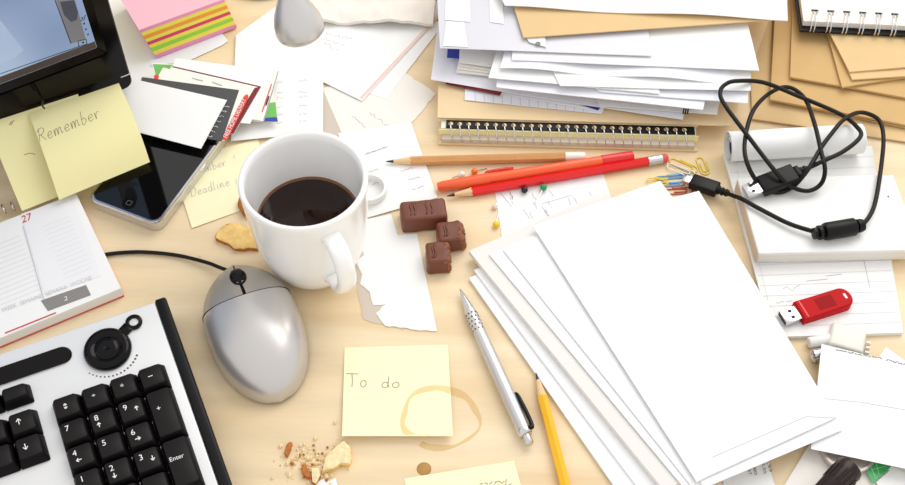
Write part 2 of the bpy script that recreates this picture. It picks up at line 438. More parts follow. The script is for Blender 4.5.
# ------------------------------------------------------------------ monitor
Q = P(133, 85, 28); Au = (Q - P(0, 137, 28)).normalized()
MON = Plane(Q, Au, (0, 0, 1))        # x along the lower edge (to the left is negative), y up, z towards the viewer
mon = thing('monitor', 'black computer monitor with lit screen and two yellow notes on its lower edge', 'monitor', MON(-240, 0, -40) - Vector((0, 0, .028)))
W_, H_ = 470, 300
def rrect(x0, x1, y0, y1, r, k=5):
    out = []
    for cx, cy, a in ((x1 - r, y1 - r, 0), (x0 + r, y1 - r, 90), (x0 + r, y0 + r, 180), (x1 - r, y0 + r, 270)):
        for i in range(k + 1):
            b = math.radians(a + 90*i/k); out.append((cx + r*math.cos(b), cy + r*math.sin(b)))
    return out
def plate_g(fr, outline, z0, z1, bev=0.0):
    n = len(outline); cx = sum(p[0] for p in outline)/n; cy = sum(p[1] for p in outline)/n
    rings = [(z0, 0)] + ([(z1 - bev, 0), (z1, bev)] if bev else [(z1, 0)])
    v = []
    for z, b in rings:
        for x, y in outline:
            d = math.hypot(x - cx, y - cy); s = (d - b)/d if d > 0 else 1
            v.append(fr(cx + (x - cx)*s, cy + (y - cy)*s, z))
    f = []
    for j in range(len(rings) - 1):
        f += [(j*n + i, j*n + (i + 1) % n, (j + 1)*n + (i + 1) % n, (j + 1)*n + i) for i in range(n)]
    f.append(tuple(reversed(range(n)))); f.append(tuple(range((len(rings) - 1)*n, len(rings)*n))); return v, f
v, f = plate_g(MON, rrect(-W_, 0, 0, H_, 7), -26, -3)
add('back_housing', v, f, M['black_plastic'], mon, 30)
# front bezel as a ring around the screen
SX0, SX1, SY0, SY1 = -W_ + 18.5, -18.5, 50.0, H_ - 18
outer = rrect(-W_, 0, 0, H_, 7); inner = rrect(SX0, SX1, SY0, SY1, 1.0)
lip = rrect(SX0 - 6, SX1 + 6, SY0 - 8, SY1 + 6, 3.0)
g = MB(); n = len(outer); rings = [(outer, -3), (outer, 0.5), (rrect(-W_ + 1, -1, 1, H_ - 1, 7), 1.6), (lip, 1.6), (lip, 0.2), (inner, -1.2), (inner, -3)]
vv = [MON(x, y, z) for o_, z in rings for x, y in o_]; ff = []
for j in range(len(rings) - 1): ff += [(j*n + i, j*n + (i + 1) % n, (j + 1)*n + (i + 1) % n, (j + 1)*n + i) for i in range(n)]
g.put(vv, ff); g.build('bezel', M['black_gloss'], mon, 30)
v, f = box_g(MON, -8, 0.4, 14, 15, -2, 1.9); add('seam', v, f, M['brushed'], mon, label='thin silver line across the corner of the frame')
scr = add('screen', *box_g(MON, SX0 - .5, SX1 + .5, SY0 - .5, SY1 + .5, -2.9, -1.4), M['screen'], mon)
SCR = Plane(MON(0, 0, -1.3), MON.ex, MON.ey)
def scr_poly(name, pts, mt, off):
    w = [SCR.at(x, y, off) for x, y in pts]; k = len(w); b = [p - SCR.n*.0001 for p in w]
    bm = bmesh.new(); fc = bm.faces.new([bm.verts.new(p) for p in w]); bmesh.ops.triangulate(bm, faces=[fc], ngon_method='EAR_CLIP'); bm.verts.index_update()
    ff = [tuple(q.index for q in c.verts) for c in bm.faces]; bm.free()
    return add(name, w, ff, mt, scr)
def on_scr(x, y): return proj(SCR(x, y, 0))
bl = on_scr(SX0, SY0); 
scr_poly('taskbar', [on_scr(-210, SY0 + .3), on_scr(SX1 - .3, SY0 + .3), on_scr(SX1 - .3, SY0 + 7), on_scr(-210, SY0 + 7)], M['screen_bar'], .0001)
scr_poly('picture_shape', [(0, 20), (9, 34), (24, 50), (14, 58), (0, 64)], M['screen_light'], .0001)
scr_poly('picture_panel', [(56, 0), (75, 0), (86, 40), (71, 43.5)], M['screen_grey'], .0001)
pts = [(60, 2), (74, 0), (78, 12), (77, 20), (71, 22), (64, 15)]
scr_poly('picture_silhouette', pts, M['screen_dark'], .0002)
ribbon('window_border', SCR, [[(0, 74), (40, 60), (79, 46.5), (87, 44)], [(55, 0), (71, 43.5)], [(79, 46.5), (78, 41), (86, 39), (87, 44)], [(80.5, 21), (84, 19.5), (85.5, 15)]], .7, M['screen_line'], scr)
ribbon('scroll_icons', SCR, [[(81.5, 18), (83, 18)], [(83.3, 24), (85, 23.3)], [(85.2, 29.5), (86.8, 29)], [(87.3, 34.7), (88.8, 34.2)], [(82, 43), (84, 42)]], 1.6, M['screen_line'], scr)
printed('clock_text', SCR, '10:08', (84, 60.5), (94, 56.5), (-.9, -4), M['grey_ink'], scr, .0003)
v, f = tube_g(smooth_path([MON.at(41, 96, .002), MON.at(42.5, 100, .012), MON.at(42, 105, .014), MON.at(44.5, 108.5, .013)], 5), .8, 6); add('hanging_thread', v, f, M['dark_brown'], mon, label='short brown thread hanging from the lower edge')
v, f = box_g(MON, -300, -170, -26, 140, -40, -24, 3); add('stand_neck', v, f, M['black_plastic'], mon, 30)
v, f = box_g(MON, -360, -110, -28, -20, -190, -14, 3); add('stand_foot', v, f, M['black_plastic'], mon, 30)

# two notes stuck along its lower frame
def hung_note(name, label, top, bottom, mt, lift=0.0, bulge=.003):
    t0, t1 = [MON.at(x, y, .0022) for x, y in top]; b0, b1 = [P(*c) for c in bottom]
    class S2:
        def pt(s, u, v):
            a = t0.lerp(t1, u) + MON.n*lift; b = b0.lerp(b1, u)
            p = a.lerp(b, v); return p + MON.n*(bulge*1.2*math.sin(math.pi*min(1, v))) + Vector((0, 0, bulge*math.sin(math.pi*v)))
        at = Sheet.at
        def normal(s, p): return Vector((0, -.5, .85)).normalized()
    S = S2(); k = 10; vv = [S.pt(i/k, j/k) - MON.n*(.0002*z) - Vector((0, 0, .0001*z)) for z in (0, 1) for j in range(k + 1) for i in range(k + 1)]; w = k + 1; tt = w*w; ff = []
    for j in range(k):
        for i in range(k):
            a = j*w + i; ff += [(a, a + 1, a + 1 + w, a + w), (a + w + tt, a + w + 1 + tt, a + 1 + tt, a + tt)]
    for i in range(k):
        ff += [(i, i + 1, i + 1 + tt, i + tt), (k*w + i, k*w + i + 1, k*w + i + 1 + tt, k*w + i + tt), (i*w, i*w + w, i*w + w + tt, i*w + tt), (i*w + k, i*w + w + k, i*w + w + k + tt, i*w + k + tt)]
    return add(name, vv, ff, mt, None, 60, label=label, cat='sticky note'), S
nt2, S = hung_note('sticky_note', 'yellow sticky note on the monitor, partly covered by the note reading Remember', [(-14, 124), (78, 94)], [(105, 178, 5), (22, 211, 12)][::-1], M['yellow'], 0, .001)
ribbon('pencil_mark', S, [[(24, 155), (30, 153), (35, 154.5)], [(9, 125), (12, 121)], [(11, 125), (14, 120)]], .5, M['pencil_ink'], nt2)
nt1, S = hung_note('sticky_note', 'yellow sticky note reading Remember hanging from the black monitor frame', [(27, 110.5), (117, 80)], [(59, 200, 16.5), (150, 162, 17.5)], M['yellow'], .004, .0065)
ribbon('handwriting', S, hand('Remember', (39, 143), (101, 117), (-3, -13)), .38, M['pencil_ink'], nt1)

# ------------------------------------------------------------------ desk diary
DH = 11
diary = thing('desk_diary', 'open white wire-bound desk diary showing 27 in red beside the keyboard', 'diary', P(40, 260, 0))
TR, BR = P(76, 193, DH), P(121, 288, DH); BLd = P(0, 338, DH)
DY = Plane(TR, (BLd - BR)*-1, (BR - TR)); dh = (BR - TR).length*1000
def dpx(px, py, z=0): 
    w = DY.at(px, py); d = w - DY.o; return d.dot(DY.ex)*1000, d.dot(DY.ey)*1000
fx = dpx(22, 211)[0]
bw = -fx*2 + 30
v, f = box_g(DY, -bw - 4, .2, -.2, dh + .4, -10.5, -9.6, .3); add('back_cover', v, f, M['red_card'], diary, label='red back cover')
for x0, x1 in ((-bw, 0),):
    g = MB(); k = 12
    v, f = box_g(DY, x0, x1, 0, dh, -9.5, -.2, .2); g.put(v, f)
    pg = g.build('page_block', M['paper'], diary)
lines = []
mg = [(31, 214), (91, 293)]
S = Plane(DY.o, DY.ex, DY.ey)
for i in range(13):
    y = 20 + i*(dh - 48)/12
    a, b = proj(DY(fx + 9, y)), proj(DY(-12, y)); lines.append([a, b])
    a, b = proj(DY(-bw + 5, y)), proj(DY(fx - 8, y)); lines.append([a, b])
ribbon('ruling', S, lines, .3, mat('pale_ruling', (218, 218, 222), .85), diary)
ribbon('page_gutter', S, [[(23, 226), (44, 300)]], .6, M['rule'], diary)
ribbon('red_edge', S, [[(5, 333), (56, 312.5)]], 1.0, M['red_ink'], diary)
v, f = plate_g(DY, [dpx(21, 214), dpx(72, 197), dpx(101, 276), dpx(45, 295)], -.1, .12); add('tinted_panel', v, f, mat('tinted_page', (238, 238, 240), .85), diary)
printed('date_numeral', S, '27', (22.5, 223), (32, 219.3), (-1.2, -7.2), M['red_ink'], diary, .0004)
bx = [dpx(x, y) for x, y in ((41, 300.5), (86, 285), (91, 295), (48, 311))]
v, f = plate_g(DY, bx, -.1, .15); add('week_block', v, f, M['grey_box'], diary)
printed('week_numeral', S, '2', (64.5, 301), (68, 299.8), (-.8, -4.2), M['white_ink'], diary, .0005)
printed('week_text', S, 'WEEK  SEMAINE  SEMANA  WOCHE', (2, 312), (92, 279), (-.8, -4), mat('pale_print', (208, 208, 212), .85), diary, .0004)
for px, py in ((2, 204.5), (11, 202), (-8, 208), (-18, 212)):
    c = DY.at(px, py + 2); pts = [c + DY.ex*(.0008*math.sin(a*.5)) + DY.n*(.003*math.cos(a) - .003) + DY.ey*(-.0045*math.sin(a)) for a in [i*2*math.pi/14 for i in range(14)]]
    v, f = tube_g(pts, .7, 6, True); add('wire_ring', v, f, M['steel'], diary, 180)

# ------------------------------------------------------------------ phone
PH = 12.0
a, b = P(157.5, 225.5, PH), P(210.5, 139, PH)
PHO = Plane(a, (P(160, 226, PH) - P(91, 200, PH)), (b - a))    # x to the right, y towards the far end
phone = thing('mobile_phone', 'black touchscreen phone with chrome rim under the blank white card', 'phone', PHO(-30, 57, -PH))
out = rrect(-65, 0, 0, 115, 9, 8)
v, f = plate_g(PHO, rrect(-64, -1, 1, 114, 8, 8), -11.4, -4, 0); add('back_shell', v, f, M['brushed'], phone, 40, label='silver back shell')
g = MB(); n = len(out); rings = [(rrect(-64, -1, 1, 114, 8.5, 8), -5), (out, -3.6), (out, -1.4), (rrect(-64.2, -.8, .8, 114.2, 8.6, 8), -.1), (rrect(-62.6, -2.4, 2.4, 112.6, 7.2, 8), -.1), (rrect(-62.6, -2.4, 2.4, 112.6, 7.2, 8), -1)]
vv = [PHO(x, y, z) for o_, z in rings for x, y in o_]; ff = []
for j in range(len(rings) - 1): ff += [(j*n + i, j*n + (i + 1) % n, (j + 1)*n + (i + 1) % n, (j + 1)*n + i) for i in range(n)]
g.put(vv, ff); g.build('chrome_rim', M['steel'], phone, 50, label='chrome rim')
v, f = plate_g(PHO, rrect(-62.5, -2.5, 2.5, 112.5, 7.2, 8), -3.5, -.3, .2); add('glass_front', v, f, M['glass_black'], phone, 40)
v, f = lathe_g(frame(PHO(-32, 10, -.3), PHO.ex, PHO.n), [(5.6, 0), (5.6, .25), (0, .25)], 28); bt = add('home_button', v, f, M['black_gloss'], phone, 40)
v, f = tube_g([PHO(-32 + x, 10 + y, .05) for x, y in rrect(-2, 2, -2, 2, .8, 4)], .16, 5, True); add('button_mark', v, f, M['grey_ink'], bt)
v, f = box_g(PHO, .0, .5, 62, 70, -3.4, -2.2, .1); add('side_button', v, f, M['brushed'], phone)

# ------------------------------------------------------------------ blank card and fan of business cards
CG = 'business cards fanned out by the phone'
def card(label, q, h, mt, t=.5, name='business_card'):
    return sheet(name, label, 'card', q, h, mt, t, (4, 4), group=CG)
cb = 13.0
# lowest first
c, S = card('card with green band and navy foot at the bottom of the fanned cards', [(152, 63, 13), (270, 70, 8), (278, 122, 8), (168, 118, 13)], 0, M['cream'])
def band(name, S, pts, mt, parent, off=.0003, label=None):
    w = [S.at(x, y, off) for x, y in pts]; bm = bmesh.new(); fc = bm.faces.new([bm.verts.new(p) for p in w]); bmesh.ops.triangulate(bm, faces=[fc], ngon_method='EAR_CLIP'); bm.verts.index_update()
    ff = [tuple(q.index for q in k.verts) for k in bm.faces]; bm.free(); return add(name, w, ff, mt, parent, label=label)
band('green_print', S, [(153, 64), (251, 68.5), (250.5, 75), (170, 73), (156, 75)], M['green_card'], c)
band('green_print', S, [(262, 104), (275.5, 102), (277, 117), (262, 118)], M['green_card'], c)
band('navy_print', S, [(262, 118), (277, 117.2), (278, 121.5), (262, 121.7)], M['blue_card'], c)
c, S = card('white card with a thin black edge, right end sticking out of the fan', [(172, 70, 14), (279, 70.5, 10), (264, 121, 10), (162, 112, 14)], 0, M['paper'])
ribbon('edge_print', S, [[(278.3, 71), (263.6, 120.5)]], .4, M['black_ink'], c)
c, S = card('white card with red and black print down its right edge', [(172, 69, 15), (276.5, 69.5, 11), (260, 120, 11), (160, 110, 15)], 0, M['cream'])
ribbon('red_print', S, [[(271.5, 84), (262, 112)]], .9, M['red_ink'], c); ribbon('black_print', S, [[(269, 96), (266, 105)]], 1.2, M['black_ink'], c)
c, S = card('plain white card lying over the cards with printed edges', [(176, 58, 16), (275, 71, 12), (250, 123.5, 12), (152, 115, 16)], 0, M['paper'])
c, S = card('white business card bordered by a maroon strip', [(172, 65.8, 17), (261.5, 86, 13), (233.5, 134, 13), (140, 112, 17)], 0, M['cream'])
ribbon('maroon_strip', S, [[(172.5, 66.5), (216, 76.5), (260, 86.7)]], 1.2, M['maroon'], c)
band('maroon_strip', S, [(254.5, 88), (261.2, 86.3), (233.5, 133.8), (227.5, 133)], M['maroon'], c)
c, S = card('cream card with a red strip reading FREE HOME DELIVERY', [(163, 67.5, 18), (252, 88.5, 14), (224, 141, 14), (134, 118, 18)], 0, M['cream'])
red = band('red_strip', S, [(242, 99), (244.5, 95.5), (247.5, 94), (248.5, 96.5), (247, 101), (228.5, 137.5), (225.5, 140.5), (221, 139.5)], M['red_card'], c, label='red strip with white lettering')
printed('lettering', S, 'FREE HOME DELIVERY', (227, 138), (246.3, 99.5), (-4.2, -1.6), M['white_ink'], red, .0005)
band('red_spot', S, [(154, 75.5), (157, 74.5), (159, 76), (158, 80), (154, 80)], M['red_card'], c)
ribbon('faint_print', S, [[(192, 78), (203, 81)], [(212, 82), (222, 85.5)]], 1.2, M['faint_ink'], c)
c, S = card('charcoal grey card with small white lines of print', [(142, 77, 19), (239, 90, 15), (221.5, 141, 15), (126, 126, 19)], 0, M['charcoal'])
rows = []
for i in range(7):
    x, y = 226.5 - i*2.9, 106 + i*5.0
    rows += scribble((x - 9, y - 1.5), (x + 3, y + .6), .9, i, 1.0)
ribbon('white_print', S, rows, .5, M['white_ink'], c, .0004)
c, S = sheet('blank_card', 'blank white card lying on top of the phone', 'card', [(118, 75.5, 20), (227, 100, 18), (201, 148.5, 18), (96, 121, 20)], 0, M['paper'], .5, (4, 4))

# yellow note under the phone
o, S = sheet('sticky_note', 'yellow sticky note reading Deadline lying under the phone edge and the mug', 'sticky note', [(171, 162), (258, 139), (276, 198), (192, 228, 1.2)], .5, M['yellow_pale'], .2, (8, 8))
ribbon('handwriting', S, hand('Deadline', (191, 197), (231, 185), (-2, -9)) + hand('Member', (192, 176), (227, 165), (-2, -8)) + hand('!', (236, 186), (238, 185.5), (-1, -7)) + hand('!', (234, 160), (236, 159.5), (-1, -5)), .35, M['faint_ink'], o)

# ------------------------------------------------------------------ keyboard
O = P(154.5, 301.6, 28); KB = Plane(O, O - P(0, 353.6, 28), P(218, 485, 15) - P(155, 302, 28))
kb = thing('keyboard', 'silver computer keyboard with black keys and a round volume knob', 'keyboard', KB(-200, 80, 0) - Vector((0, 0, KB(-200, 80, 0).z - T)))
def down(x, y, z=2.0):
    p = KB(x, y); return Vector((p.x, p.y, T + z/1000))
kx0, kd = -430.0, 168.0
def wedge(x0, x1, y0, y1, ztop=0.0):
    return [KB(x0, y0, ztop), KB(x1, y0, ztop), KB(x1, y1, ztop), KB(x0, y1, ztop), down(x0, y0), down(x1, y0), down(x1, y1), down(x0, y1)], [(0, 1, 2, 3), (7, 6, 5, 4), (0, 4, 5, 1), (1, 5, 6, 2), (2, 6, 7, 3), (3, 7, 4, 0)]
def wedge_b(x0, x1, y0, y1, bev, ztop=0.0):
    v, f = wedge(x0, x1, y0, y1, ztop); bm = bmesh.new(); w = [bm.verts.new(p) for p in v]
    for q in f: bm.faces.new([w[i] for i in q])
    bmesh.ops.bevel(bm, geom=list(bm.edges), offset=bev/1000, segments=3, profile=.5, affect='EDGES'); bm.verts.index_update()
    r = [p.co.copy() for p in bm.verts], [[p.index for p in q.verts] for q in bm.faces]; bm.free(); return r
v, f = wedge_b(kx0, 0, 0, kd, 1.2); add('top_plate', v, f, M['silver_plate'], kb, 40, label='silver top plate')
v, f = wedge_b(0.1, 8.5, -1.5, kd + 1, 2.0, .8); add('side_strip', v, f, M['black_plastic'], kb, 40, label='black edge strip')
v, f = wedge_b(kx0 - 8.5, kx0 - .1, -1.5, kd + 1, 2.0, .8); add('side_strip', v, f, M['black_plastic'], kb, 40, label='black edge strip')
for x in (-30, -400):
    a = down(x, 12, 0); v, f = box_g(frame(a, KB.ex, (0, 0, 1)), -12, 12, -6, 6, 0, 3, .5); add('rubber_foot', v, f, M['black_plastic'], kb)
    a = down(x, 150, 0); v, f = box_g(frame(a, KB.ex, (0, 0, 1)), -12, 12, -6, 6, 0, 3, .5); add('rubber_foot', v, f, M['black_plastic'], kb)
class KeyTop(Plane): pass
LEG = Plane(KB(0, 0, 8.05), KB.ex, KB.ey)
def key(cx, cy, w=1, h=1, leg=None):
    W, H = 19.6*w - .15, 19.3*h - .15
    g = MB(); z = 8.0
    def ring(x0, x1, y0, y1, r, zz, k=3):
        return [KB(cx + x, cy + y, zz) for x, y in rrect(x0, x1, y0, y1, r, k)]
    rr = [ring(-W/2, W/2, -H/2, H/2, 1.2, .2), ring(-W/2, W/2, -H/2, H/2, 1.2, 1.5), ring(-W/2 + 1.6, W/2 - 2.6, -H/2 + .9, H/2 - 3.6, 1.8, z - .4), ring(-W/2 + 2.1, W/2 - 3.1, -H/2 + 1.4, H/2 - 4.1, 1.5, z)]
    n = len(rr[0]); vv = [p for r in rr for p in r]; ff = []; mm = []
    for j in range(3):
        for i in range(n): ff.append((j*n + i, j*n + (i + 1) % n, (j + 1)*n + (i + 1) % n, (j + 1)*n + i)); mm.append(1 if j < 2 else 0)
    ff.append(tuple(range(3*n, 4*n))); mm.append(0); ff.append(tuple(reversed(range(n)))); mm.append(1)
    o = add('key', vv, ff, [M['key'], M['key_side']], kb, 35, mm)
    if leg:
        g = MB()
        for kind, x, y, s in leg:       # offsets in mm from the key centre, y towards the user
            if kind in ('up', 'down', 'left', 'right'):
                dx, dy = dict(up=(0, -1), down=(0, 1), left=(-1, 0), right=(1, 0))[kind]
                a = Vector((x - dx*s, y - dy*s)); b = Vector((x + dx*s, y + dy*s)); px_ = Vector((-dy, dx))
                for p0, p1 in ((a, b), (b, b - Vector((dx, dy))*s*.9 + px_*s*.7), (b, b - Vector((dx, dy))*s*.9 - px_*s*.7)):
                    d = (p1 - p0).normalized(); nn = Vector((-d.y, d.x))*.3
                    g.put([KB(cx + q.x, cy + q.y, z + .12) for q in (p0 + nn, p1 + nn, p1 - nn, p0 - nn)], [(0, 1, 2, 3)])
            else:
                vv, ff = glyphs(kind); wd = _asp[kind]*s
                if kind in '-': wd = s*.8
                hh = s*(.35 if kind in '-*.+÷' and False else 1)
                g.put([KB(cx + x + (a - .5)*wd, cy + y - b*s, z + .12) for a, b in vv], ff)
        g.build('legend', M['white_ink'], o)
kx, ky = -76.2, 61.6
C = lambda i: kx + 19.6*i
R = lambda j: ky + 19.3*j
key(C(0), R(0), leg=[('up', -1.2, -1.6, 1.5), ('down', -1.2, -.6, 1.5)])
key(C(1), R(0), leg=[('÷', -1.5, 0, 3.6)]); key(C(2), R(0), leg=[('*', -1.5, 1, 4)]); key(C(3), R(0), leg=[('-', -1.5, 0, 4)])
D_ = 4.2
key(C(0), R(1), leg=[('7', -4, -2.2, D_)]); key(C(1), R(1), leg=[('8', -4, -2.2, D_), ('up', -3.6, 1.4, 1.7)]); key(C(2), R(1), leg=[('9', -4, -2.2, D_), ('up', 3, -1, 1.7)])
key(C(3), R(1.5), 1, 2, leg=[('+', -3, -3, 4)])
key(C(0), R(2), leg=[('4', -4, -2.2, D_), ('left', -2.4, 1.4, 1.8)]); key(C(1), R(2), leg=[('5', -4, -2.2, D_)]); key(C(2), R(2), leg=[('6', -4, -2.2, D_), ('right', -2.2, 1.4, 1.8)])
key(C(0), R(3), leg=[('1', -4, -2.2, D_)]); key(C(1), R(3), leg=[('2', -4, -2.2, D_), ('down', -3.6, 1.4, 1.8)]); key(C(2), R(3), leg=[('3', -4, -2.2, D_), ('down', 3, -1, 1.8)])
key(C(3), R(3.5), 1, 2, leg=[('Enter', -2, -3.4, 3.2)])
key((C(0) + C(1))/2, R(4), 2, 1, leg=[('0', -12, -2.2, D_)]); key(C(2), R(4), leg=[('.', -3, -1, 4)])
for i in range(3):
    x = -106 - 19.6*i
    key(x, 38.5, 1, .72); key(x, 61.8, leg=[('up', -2.6, -2, 2.2)] if i == 0 else None); key(x, 81.1, leg=[('down', -2.6, -2, 2.2)] if i == 0 else None)
for j in range(4):
    for i in range(12): key(-182 - 19.6*i - 3*j, 61.8 + 19.3*j)
key(-290, 139, 6, 1)
# recessed slot bar
cap = [(-70.5 + 6.4*math.cos(t), 17.8 + 6.4*math.sin(t)) for t in [math.radians(-90 + 180*i/12) for i in range(13)]] + [(-330 + 6.4*math.cos(t), 17.8 + 6.4*math.sin(t)) for t in [math.radians(90 + 180*i/12) for i in range(13)]]
v, f = plate_g(KB, cap, -.5, 1.6, .8); add('slot_bar', v, f, M['black_gloss'], kb, 40)
# volume knob with its small ring
kc = (-40.5, 25.4)
v, f = lathe_g(frame(KB(kc[0], kc[1], 0), KB.ex, KB.n), [(16.2, 0), (16.6, 1.2), (15.6, 3.6), (13.2, 4.6), (10.6, 4.2), (8.9, 3.4), (7.9, 4.4), (6.2, 5.4), (3.0, 5.2), (0, 4.6)], 40)
kn = add('volume_knob', v, f, M['black_gloss'], kb, 60)
v, f = lathe_g(frame(KB(-18.0, 11.2, 0), KB.ex, KB.n), [(5.8, 0), (5.9, 1.6), (5.2, 2.4), (3.6, 2.2), (3.2, 1.2), (3.2, .3)], 28); add('finger_ring', v, f, M['black_gloss'], kn, 60)
v, f = lathe_g(frame(KB(-18.0, 11.2, 0), KB.ex, KB.n), [(3.1, 0.1), (3.1, .7), (0, .9)], 20); add('finger_ring_button', v, f, M['silver_plate'], kn, 60)
v, f = box_g(frame(KB(-25.4, 15.2, 0), KB(-18, 11.2) - KB(kc[0], kc[1]), KB.n), -4, 4, -4, 4, .1, 2.0, .5); add('ring_bridge', v, f, M['black_gloss'], kn, 40)
g = MB()
for i in range(15):
    a = math.radians(142 - 108*i/14); r = 20.8; s = .55 + .02*i
    v, f = lathe_g(frame(KB(kc[0] + r*math.cos(a), kc[1] + r*math.sin(a), 0), KB.ex, KB.n), [(s, 0), (s, .15), (0, .15)], 8); g.put(v, f)
g.build('volume_scale', M['charcoal'], kb)

# ------------------------------------------------------------------ mouse
a0, a1 = P(236, 279, 3), P(281, 402, 3)
a0.z = a1.z = T
ax = (a1 - a0).normalized(); ml = (a1 - a0).length*1000
MS = frame(a0, ax.cross(Vector((0, 0, 1))) * -1, (0, 0, 1))   # local x across, y along towards the palm
if MS.ey.dot(ax) < 0: MS = frame(a0, ax.cross(Vector((0, 0, 1))), (0, 0, 1))
mouse = thing('computer_mouse', 'silver computer mouse lying between keyboard and mug', 'mouse', MS(0, ml/2, 0))
def halfw(t):       # half width along the length
    x = (.44 - t)/.44 if t < .44 else (t - .44)/.56
    return 34.5*max(0.0, 1 - x**(2.4 if t < .44 else 2.3))**(.5 if t < .44 else .54)
def top(t):
    x = (.5 - t)/.6 if t < .5 else (t - .5)/.505
    return 3.2 + 32.0*max(0.0, 1 - x**2.3)**.55
def mpt(t, s, lift=0.0):       # s in [-1,1] across
    an = s*math.pi/2; w = halfw(t); h = top(t)
    x = w*math.copysign(abs(math.sin(an))**.85, an); z = 3.0 + (h - 3.0)*max(0.0, math.cos(an))**.72
    z = 3.0 + (z - 3.0)
    return MS(x, ml*t, z + lift)
def mesh_part(name, t0, t1, mt, nt_=24, ns=28, s0=-1, s1=1, parent=mouse):
    v, f = [], []
    for i in range(nt_ + 1):
        for j in range(ns + 1):
            s = s0 + (s1 - s0)*j/ns
            if callable(t0): ta = t0(s)
            else: ta = t0
            tb = t1(s) if callable(t1) else t1
            v.append(mpt(ta + (tb - ta)*i/nt_, s))
    w = ns + 1
    for i in range(nt_):
        for j in range(ns): f.append((i*w + j, i*w + j + 1, (i + 1)*w + j + 1, (i + 1)*w + j))
    return add(name, v, f, mt, parent, 180)
seam = lambda s: .335 - .07*s*s
mesh_part('palm_shell', lambda s: seam(s) + .003, 1.0, M['mouse'], 30)
mesh_part('left_button', .0005, lambda s: seam(s) - .003, M['mouse_front'], 14, 14, -1, -.012)
mesh_part('right_button', .0005, lambda s: seam(s) - .003, M['mouse_front'], 14, 14, .012, 1)
v, f = tube_g([mpt(seam(s), s, -.55) for s in [-.99 + 1.98*i/30 for i in range(31)]], .68, 6); add('seam', v, f, M['black_plastic'], mouse)
v, f = tube_g([mpt(.02 + (seam(0) - .03)*i/14, 0, -.5) for i in range(15)], .7, 6); add('button_gap', v, f, M['black_plastic'], mouse)
g = MB(); k = 40; bs = []
for i in range(k):
    t = .0005 + .999*i/(k - 1); bs.append(t)
vv = [mpt(t, -1) for t in bs] + [mpt(t, 1) for t in reversed(bs)]
mc_ = sum(vv, Vector())/len(vv); vv = [mc_ + (p - mc_)*.95 - Vector((0, 0, .0003)) for p in vv]
v = vv + [p - Vector((0, 0, .0025)) for p in vv]; n = len(vv)
add('base_plate', v, [tuple(range(n)), tuple(reversed(range(n, 2*n)))] + [(i, (i + 1) % n, (i + 1) % n + n, i + n) for i in range(n)], M['black_plastic'], mouse)
wc = mpt(.165, 0, -6.5)
v, f = lathe_g(frame(wc, ax, MS.ex), [(6.5, -4.2), (9.2, -3.6), (9.8, -1.5), (9.8, 1.5), (9.2, 3.6), (6.5, 4.2)], 28); add('scroll_wheel', v, f, M['black_plastic'], mouse, 50)
wv = [mpt(.165 + .075*math.sin(a), 0, .1) + MS.ex*(.0052*math.cos(a)) for a in [2*math.pi*i/20 for i in range(20)]]
v, f = tube_g(wv, .9, 6, True); add('wheel_surround', v, f, M['black_plastic'], mouse)
cp = smooth_path([mpt(.02, 0, -9), P(221, 268, 7), P(205, 262, 4), P(175, 255, 2.4), P(140, 252, 2.2), P(109, 254, 2.2), P(80, 262, 2.2), P(60, 270, 2.2)][:6] + [P(95, 258, 2.0)], 8)
v, f = tube_g(cp, 1.5, 10); add('cable', v, f, M['cable'], mouse, 180)

# ------------------------------------------------------------------ mug
MC = Vector((-.1045, -.0165, T + .0012))
mug = thing('coffee_mug', 'white mug half full of black coffee', 'mug', MC)
MF = frame(MC, (1, 0, 0), (0, 0, 1))
prof = [(0, 2), (24, 2), (26.5, 0), (28.5, 0.3), (31, 3), (35, 11), (38.8, 22), (41.3, 36), (42.8, 52), (44, 70), (45, 88), (45.6, 93), (45.0, 95.2), (43.2, 95.6), (41.8, 94.4), (41.2, 88), (39.6, 70), (37.4, 52), (35.6, 34), (32, 18), (24, 9), (0, 7.5)]
v, f = lathe_g(MF, prof, 72); add('body', v, f, M['ceramic'], mug, 180)
v, f = lathe_g(MF, [(0, 51.0), (20, 51.0), (36.2, 51.0), (36.9, 51.4), (37.2, 51.8), (37.1, 50.2), (35, 49), (0, 49)], 64); cf = add('coffee', v, f, M['coffee'], mug, 40)
v, f = lathe_g(MF, [(36.0, 51.05), (37.0, 51.7), (37.5, 52.6), (37.6, 52.2), (36.6, 51.0), (36.0, 51.05)], 64, cap=False); add('coffee_edge', v, f, mat('amber_coffee_edge', (120, 66, 24), .15), cf, 180, label='thin amber edge of the coffee')
